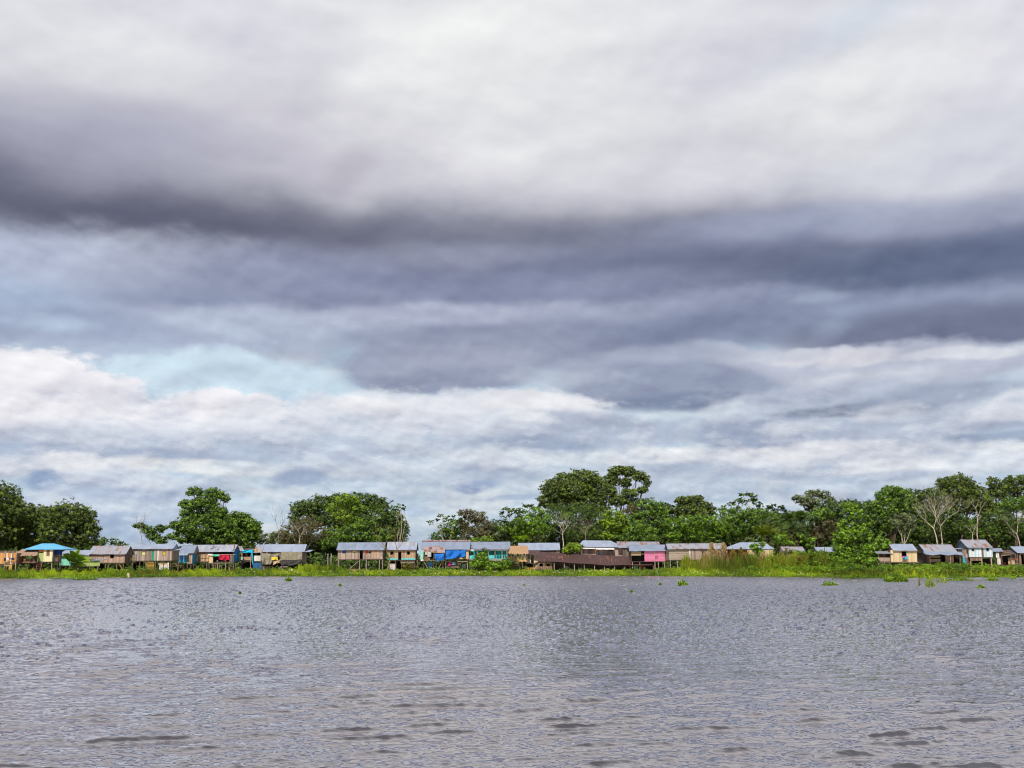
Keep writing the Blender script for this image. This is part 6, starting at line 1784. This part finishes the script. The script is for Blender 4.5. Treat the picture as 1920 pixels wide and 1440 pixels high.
h.front(1891, 1903.5, 1045.5, 1058.5, 'tan_boards', d=.4, name='board')
MB().box(h.X(1878), h.X(1914), h.Y - .9, h.Y + 2.1, h.Z(1061.2), h.Z(1060)).build('deck', 'post_wood', h.r)
for p in (1879.5, 1897, 1906, 1909): h.post(p, 1039, -.5, .07, 'post_wood')
h.stilts([1880, 1893, 1906], 1061, 2.6)
lathe('orange plastic tub on the deck of the brown hut', 'tub', 'tub', 1884, 1060, 10.5, BUCKET, 'plastic_red', dd=-.6, scale=1.5)
lathe('red jug on the shelf corner of the brown hut', 'jug', 'jug', 1905, 1051, 10.5, [(.12, 0), (.24, .08), (.24, .32), (.08, .44), (.08, .5)], 'plastic_red', dd=-.4)
lathe('white pail at the right end of the deck of the brown hut', 'bucket', 'bucket', 1905, 1060, 10.5, BUCKET, 'plastic_white', dd=-.6, scale=1.4)
lathe('cream pail left of the white one on the deck of the brown hut', 'bucket', 'bucket', 1899, 1060, 10.5, BUCKET, 'light_planks', dd=-.5, scale=1.2)

# last house
h = House('dark gabled house with pale zinc roof cut by the right picture edge', 'stilt_house', 'house', 1925, 10.5, HG)
h.room(1912, 1955, 1035, 1058, 5.0, 'brown_planks', 'dark_planks', holes=((1916, 1921, 1040, 1058),))
h.gable(1909, 1958, 1036.5, 1024.5, 5.6, 'zinc_light', end='slate_gable', ov=.4)
h.stilts([1914, 1926, 1945], 1058, 4.6)

# nothing in the row stands quite plumb
_rg = random.Random(77)
for _o in list(COL.objects):
    if _o.get('group') == HG and _o.parent is None:
        _o.rotation_euler = (0, math.radians(_rg.uniform(-.55, .55)), math.radians(_rg.uniform(-.8, .8)))

# ------------------------------------------------------------------ bank vegetation
def blades(name, spec, mat, label, seed, kind='stuff', cat='grass', wd=.06, lean=.25):
    """spec: list of (px0, px1, D0, D1, count, hmin, hmax)"""
    rs = np.random.RandomState(seed)
    Vs, Ts = [], []
    pxs = np.array([a for a, b in SHORE])
    for (p0, p1, D0, D1, cnt, h0, h1) in spec:
        px = p0 + (p1 - p0) * rs.rand(cnt); D = D0 + (D1 - D0) * rs.rand(cnt) ** 1.2
        Yv = np.interp(px, pxs, SPY) + D
        x = (px - 960) / F * Yv / 1.0137
        xs_ = x
        z = -.35 + .95 * np.clip((D + 2) / 5, 0, 1) + .25 * np.clip((D - 3) / 20, 0, 1)
        z = np.maximum(z, -.02)
        tuft = .75 + .35 * np.sin(xs_ * .9 + Yv * .3) * np.sin(xs_ * 2.3 + Yv) + .15 * np.sin(xs_ * 5.1)
        hh = (h0 + (h1 - h0) * rs.rand(cnt)) * np.clip(tuft, .45, 1.25)
        a = rs.rand(cnt) * 6.283; ln = rs.rand(cnt) * lean * hh
        tx, ty = x + np.cos(a) * ln, Yv + np.sin(a) * ln
        b = rs.rand(cnt) * 3.14; w = wd * (.6 + .8 * rs.rand(cnt))
        bx, by = np.cos(b) * w, np.sin(b) * w * .5
        p = np.stack([np.stack([x - bx, Yv - by, z - .1], -1), np.stack([x + bx, Yv + by, z - .1], -1),
                      np.stack([tx + bx * .3, ty, z + hh], -1), np.stack([tx - bx * .3, ty, z + hh * .94], -1)], 1)
        Vs.append(p.reshape(-1, 3)); Ts.append(np.clip(.5 + .25 * np.sin(xs_ * .35) + .12 * np.sin(xs_ * 1.9 + Yv) + rs.normal(size=cnt) * .16, 0, 1))
    V = np.vstack(Vs); T = np.concatenate(Ts)
    o = link(bpy.data.objects.new(name, np_mesh(name, V, np.arange(len(V)).reshape(-1, 4), LM[mat], T)))
    return tag(o, label, cat, kind=kind)

def leafbank(name, spec, mat, label, seed, leaf=.3, cat='plants', kind='stuff'):
    rs = np.random.RandomState(seed); P, T = [], []
    pxs = np.array([a for a, b in SHORE])
    for (p0, p1, D0, D1, cnt, z0, z1) in spec:
        nclump = max(3, cnt // 14)
        cpx = p0 + (p1 - p0) * rs.rand(nclump); cD = D0 + (D1 - D0) * rs.rand(nclump)
        idx = rs.randint(0, nclump, cnt)
        Yc = np.interp(cpx, pxs, SPY) + cD
        xc = (cpx - 960) / F * Yc / 1.0137
        zg = np.maximum(-.35 + .95 * np.clip((cD + 2) / 5, 0, 1) + .25 * np.clip((cD - 3) / 20, 0, 1), 0)
        hmod = np.clip(.8 + .3 * np.sin(xc * .8) * np.sin(xc * 2.1 + 1) + .15 * np.sin(xc * .23), .4, 1.3)
        zc = zg + (z0 + (z1 - z0) * rs.rand(nclump)) * hmod
        off = rs.normal(size=(cnt, 3)) * np.array([.32, .32, .16])
        c = np.stack([xc, Yc, zc], -1)[idx] + off
        c[:, 2] = np.maximum(c[:, 2], .02)
        P.append(c)
        ct = .5 + .2 * np.sin(xc * .31 + 2) + rs.normal(size=nclump) * .17
        T.append(np.clip(ct[idx] + rs.normal(size=cnt) * .13, 0, 1))
    P = np.vstack(P); T = np.concatenate(T)
    nn = rs.normal(size=P.shape) * .5 + np.array([0, -.35, .7])
    l = leaf * (.7 + .6 * rs.rand(len(P)))
    v, f = leaf_quads(P, nn, l, l * .7, rs)
    o = link(bpy.data.objects.new(name, np_mesh(name, v, f, LM[mat], T)))
    return tag(o, label, cat, kind=kind)

blades('marsh_grass', [(-60, 1400, 0.2, 9.5, 60000, .55, 1.0), (-60, 640, 5.0, 10.5, 9000, .8, 1.35), (1380, 1990, 0.2, 9, 26000, .8, 1.5), (560, 640, 4, 10, 2500, 1.4, 2.4), (1240, 1400, 3, 9, 6000, .8, 1.4)],
       'grass', 'bright green marsh grass covering the bank', 201, wd=.07)
leafbank('water_hyacinth', [(-60, 1990, -1.0, 2.2, 36000, .05, .38), (600, 1400, 1.5, 6.0, 14000, .25, .7), (60, 190, -5, -.5, 1600, .02, .2)],
         'hyac', 'low leafy water hyacinth fringe along the waterline', 202, leaf=.24)
leafbank('marsh_shrubs', [(1540, 1990, .8, 8.5, 34000, .5, 2.1), (1380, 1560, 1.2, 7, 9000, .4, 1.8), (1500, 1600, 4, 9, 6000, 1.0, 3.2), (1440, 1560, 5, 9, 4500, 1.4, 4.2)], 'hyac', 'tangled yellow green marsh shrubs on the right hand bank', 203, leaf=.28)
blades('reddish_marsh_stems', [(1700, 1990, .6, 5, 9000, .7, 1.6), (1560, 1720, .6, 6, 4500, .7, 1.7), (255, 300, .5, 3, 700, .6, 1.2), (320, 350, .5, 4, 400, .6, 1.2)], 'rust', 'rusty brown stems among the bank plants', 204, wd=.05, lean=.5)
leafbank('bank_weeds', [(-60, 1300, 6.5, 10, 9000, .5, 1.3)], 'green', 'dark weeds growing under the stilt houses', 205, leaf=.3)
# reeds
blades('green_reeds', [(1278, 1510, 4.0, 8.5, 12000, 1.4, 3.9), (1370, 1550, 4.5, 8.5, 5500, 2.6, 4.9), (1325, 1372, 4.5, 8, 900, 2.4, 4.6), (1280, 1296, 4.5, 8, 500, 2.0, 4.4), (1408, 1440, 4.5, 8, 500, 2.0, 4.2)], 'reedg', 'tall yellow green reeds before the rust streaked house', 206, cat='reeds', wd=.07, lean=.22)
blades('dry_reed_stalks', [(1290, 1500, 4.5, 8.5, 700, 2.2, 4.6), (1318, 1366, 4.5, 8, 420, 3.5, 6.0), (1500, 1560, 4.5, 8, 200, 2.0, 3.2)], 'reed', 'dry straw coloured stalks among the green reeds', 207, cat='reeds', wd=.05, lean=.2)
def plumes():
    rng = random.Random(5)
    for (px, py, w, hgt, mt, lb) in [(1334, 1018, 5, 32, 'reed', 'tan reed plume, tallest of the group before the rust streaked roof'),
                               (1345, 1030, 5, 26, 'reed', 'tan reed plume second from the left of the plume group'),
                               (1357, 1018, 6, 34, 'reed', 'tan reed plume right of the tallest, at the end of the rust streaked roof'),
                               (1349, 1040, 5, 20, 'reed', 'short tan reed plume between the two tall ones'),
                               (1321, 1035, 4, 22, 'reed', 'thin tan reed plume left of the tallest'),
                               (1374, 1030, 4, 24, 'rust', 'brownish reed plume before the red house'),
                               (1389, 1027, 3, 20, 'rust', 'thin brownish plume before the hipped zinc roof'),
                               (1466, 1036, 6, 20, 'brown', 'withered grey brown plume left of the tall shrub'),
                               (1475, 1036, 6, 20, 'brown', 'withered grey brown plume touching the tall shrub'),
                               (1428, 1038, 4, 16, 'reed', 'pale plume right of the leafy sapling')]:
        Y = depth(px, 6.5); k = px_scale(Y); top = at(px, py, Y); g = land_z(top.x, Y)
        rs = np.random.RandomState(px)
        root = bpy.data.objects.new('reed_plume', None); root.location = (top.x, Y, g); link(root)
        tag(root, lb, 'reed plume', 'reed plumes')
        m = MB().tube([(top.x + .2, Y, g - .1), (top.x + .05, Y, (g + top.z) / 2), (top.x, Y, top.z - .3)], [.04, .035, .02], 5)
        m.build('stalk', BM['pale'], root)
        n = 420
        t = rs.rand(n)
        hw = w * k * .75 * np.sin(np.pi * np.clip(t * .85 + .1, 0, 1))
        P = np.stack([top.x + rs.normal(size=n) * hw * .6, Y + rs.normal(size=n) * hw * .6, top.z - t * hgt * k * .75], -1)
        nn = rs.normal(size=(n, 3)) * .5 + np.array([0, -1, .2])
        v, f = leaf_quads(P, nn, .6, .16, rs, droop=np.array([0, 0, 2.0]))
        link(bpy.data.objects.new('plume', np_mesh('plume', rebase(v, root), f, LM[mt], rs.rand(n))), root)
plumes()

# white blossoms of the hyacinth: too many to count, one mass
def blossoms():
    rs = np.random.RandomState(8); n = 260
    px = np.concatenate([rs.uniform(655, 1560, n - 40), rs.uniform(300, 655, 40)]); D = rs.uniform(.1, 5, n)
    Yv = np.interp(px, [a for a, b in SHORE], SPY) + D
    x = (px - 960) / F * Yv / 1.0137
    zg = np.maximum(-.35 + .95 * np.clip((D + 2) / 5, 0, 1), 0)
    P = np.stack([x, Yv, zg + .35 + .35 * rs.rand(n)], -1)
    P = np.repeat(P, 5, 0) + rs.normal(size=(n * 5, 3)) * .07
    v, f = leaf_quads(P, rs.normal(size=P.shape) + np.array([0, -1, .6]), .15, .12, rs)
    o = link(bpy.data.objects.new('white_blossoms', np_mesh('white_blossoms', v, f, HM['white_paint'])))
    tag(o, 'tiny white blossoms dotted over the water hyacinth', 'blossoms', kind='stuff')
blossoms()

def floating(label, px, py, wpx, hgt, n, mat='hyac', seed=0, blade=False, name='floating_plant'):
    c = ground(px, py, 0.0); rs = np.random.RandomState(seed + int(px)); k = px_scale(c.y)
    w = wpx * k / 2
    P = np.stack([np.clip(rs.normal(size=n), -1.5, 1.5) * w * .45, np.clip(rs.normal(size=n), -1.4, 1.4) * min(w, 1.2) * .45, np.abs(rs.normal(size=n)) * hgt * .5 + .02], -1)
    P[:, 2] *= np.clip(1.2 - np.abs(P[:, 0]) / (w + .01), .15, 1.3)
    if blade:
        nn = rs.normal(size=P.shape) * .6 + np.array([0, -1, .1]); v, f = leaf_quads(P, nn, .7, .07, rs, droop=np.array([.3, 0, 1.6]))
    else:
        nn = rs.normal(size=P.shape) * .6 + np.array([0, -.3, .7]); l = .2 * (.7 + .6 * rs.rand(n)); v, f = leaf_quads(P, nn, l, l * .75, rs)
    o = bpy.data.objects.new(name, np_mesh(name, v, f, LM[mat], rs.rand(n))); o.location = c; link(o)
    tag(o, label, 'water plant', 'floating water plants')
floating('round floating clump off the black tarpaulin house, largest on the left half of the river', 541, 1090, 15, .6, 300)
floating('dense floating clump with upright leaves off the pink house', 1280, 1098, 24, .6, 300)
floating('tiny clump just left of the dense one off the pink house', 1238, 1097, 8, .2, 110)
floating('flat floating streak of leaves off the tall shrub', 1556, 1098, 36, .4, 380)
floating('small pair of floating leaves off the long rusty shed', 982, 1098, 4, .14, 60)
floating('tiny floating plant in open water below the cyan awning shack', 450, 1114, 4, .16, 70)
floating('leafy tuft drifting near the right edge', 1840, 1103, 18, .3, 110)
floating('small flat leaves drifting below the house with the diagonal brace', 637, 1099, 11, .14, 160)
floating('small floating leaves in open water below the hipped zinc roof house', 1184, 1112, 8, .16, 120)
floating('thin grass tangle standing out of the water before the low wavy roof house', 1744, 1100, 22, 1.5, 110, 'grass', 3, True)
floating('arching grass stalks reaching from the bank into the water', 1766, 1093, 26, 1.0, 90, 'grass', 4, True)
floating('reddish twig sticking out of the water left of the grass tangle', 1724, 1099, 3, .7, 24, 'rust', 5, True)
floating('wide leafy mat before the tan house, broadest of those fringing the bank', 1680, 1091, 56, 1.3, 1700, 'hyac', 6)
floating('leafy mat fringing the bank below the pale blue upper floor', 1800, 1089, 64, .5, 900, 'hyac', 7)
floating('dense green mat fringing the bank near the right edge', 1860, 1089, 26, .6, 600, 'hyac', 8)
floating('low leafy mat fringing the bank below the pinkish plank house', 160, 1087.5, 56, .5, 900, 'hyac', 9)
floating('last little plant at the right edge of the water', 1900, 1086, 12, .4, 120, 'hyac', 10)
for i, (px, py) in enumerate([(80, 1103), (96, 1103), (252, 1107), (334, 1102), (515, 1102), (1066, 1100), (1270, 1100), (1610, 1098)]):
    pass

# white post / sack standing at the water
def slab(px, py, hpx):
    Y = depth(px, .2); c = ground(px, py, 0.0); c.y = Y; k = px_scale(Y)
    loc = Vector((at(px, 1062, Y).x, Y, 0))
    m = MB(); H_ = hpx * k
    pts = [(-.30, 0), (.42, 0), (.40, .35), (.28, .75), (.05, 1.0), (-.22, .95), (-.28, .5)]
    for y_ in (-.12, .12):
        for x_, z_ in pts: m.v.append((loc.x + x_ * H_ * .7, loc.y + y_, loc.z + z_ * H_))
    n = len(pts)
    m.f.append(tuple(range(n))); m.f.append(tuple(range(n, 2 * n))[::-1])
    for i in range(n): m.f.append((i, i + n, (i + 1) % n + n, (i + 1) % n))
    o = m.build('white_slab', 'beige_block', None, False, loc); tag(o, 'whitish slab standing upright at the waterline below the grey plank house', 'slab')
slab(241.5, 1083, 9)
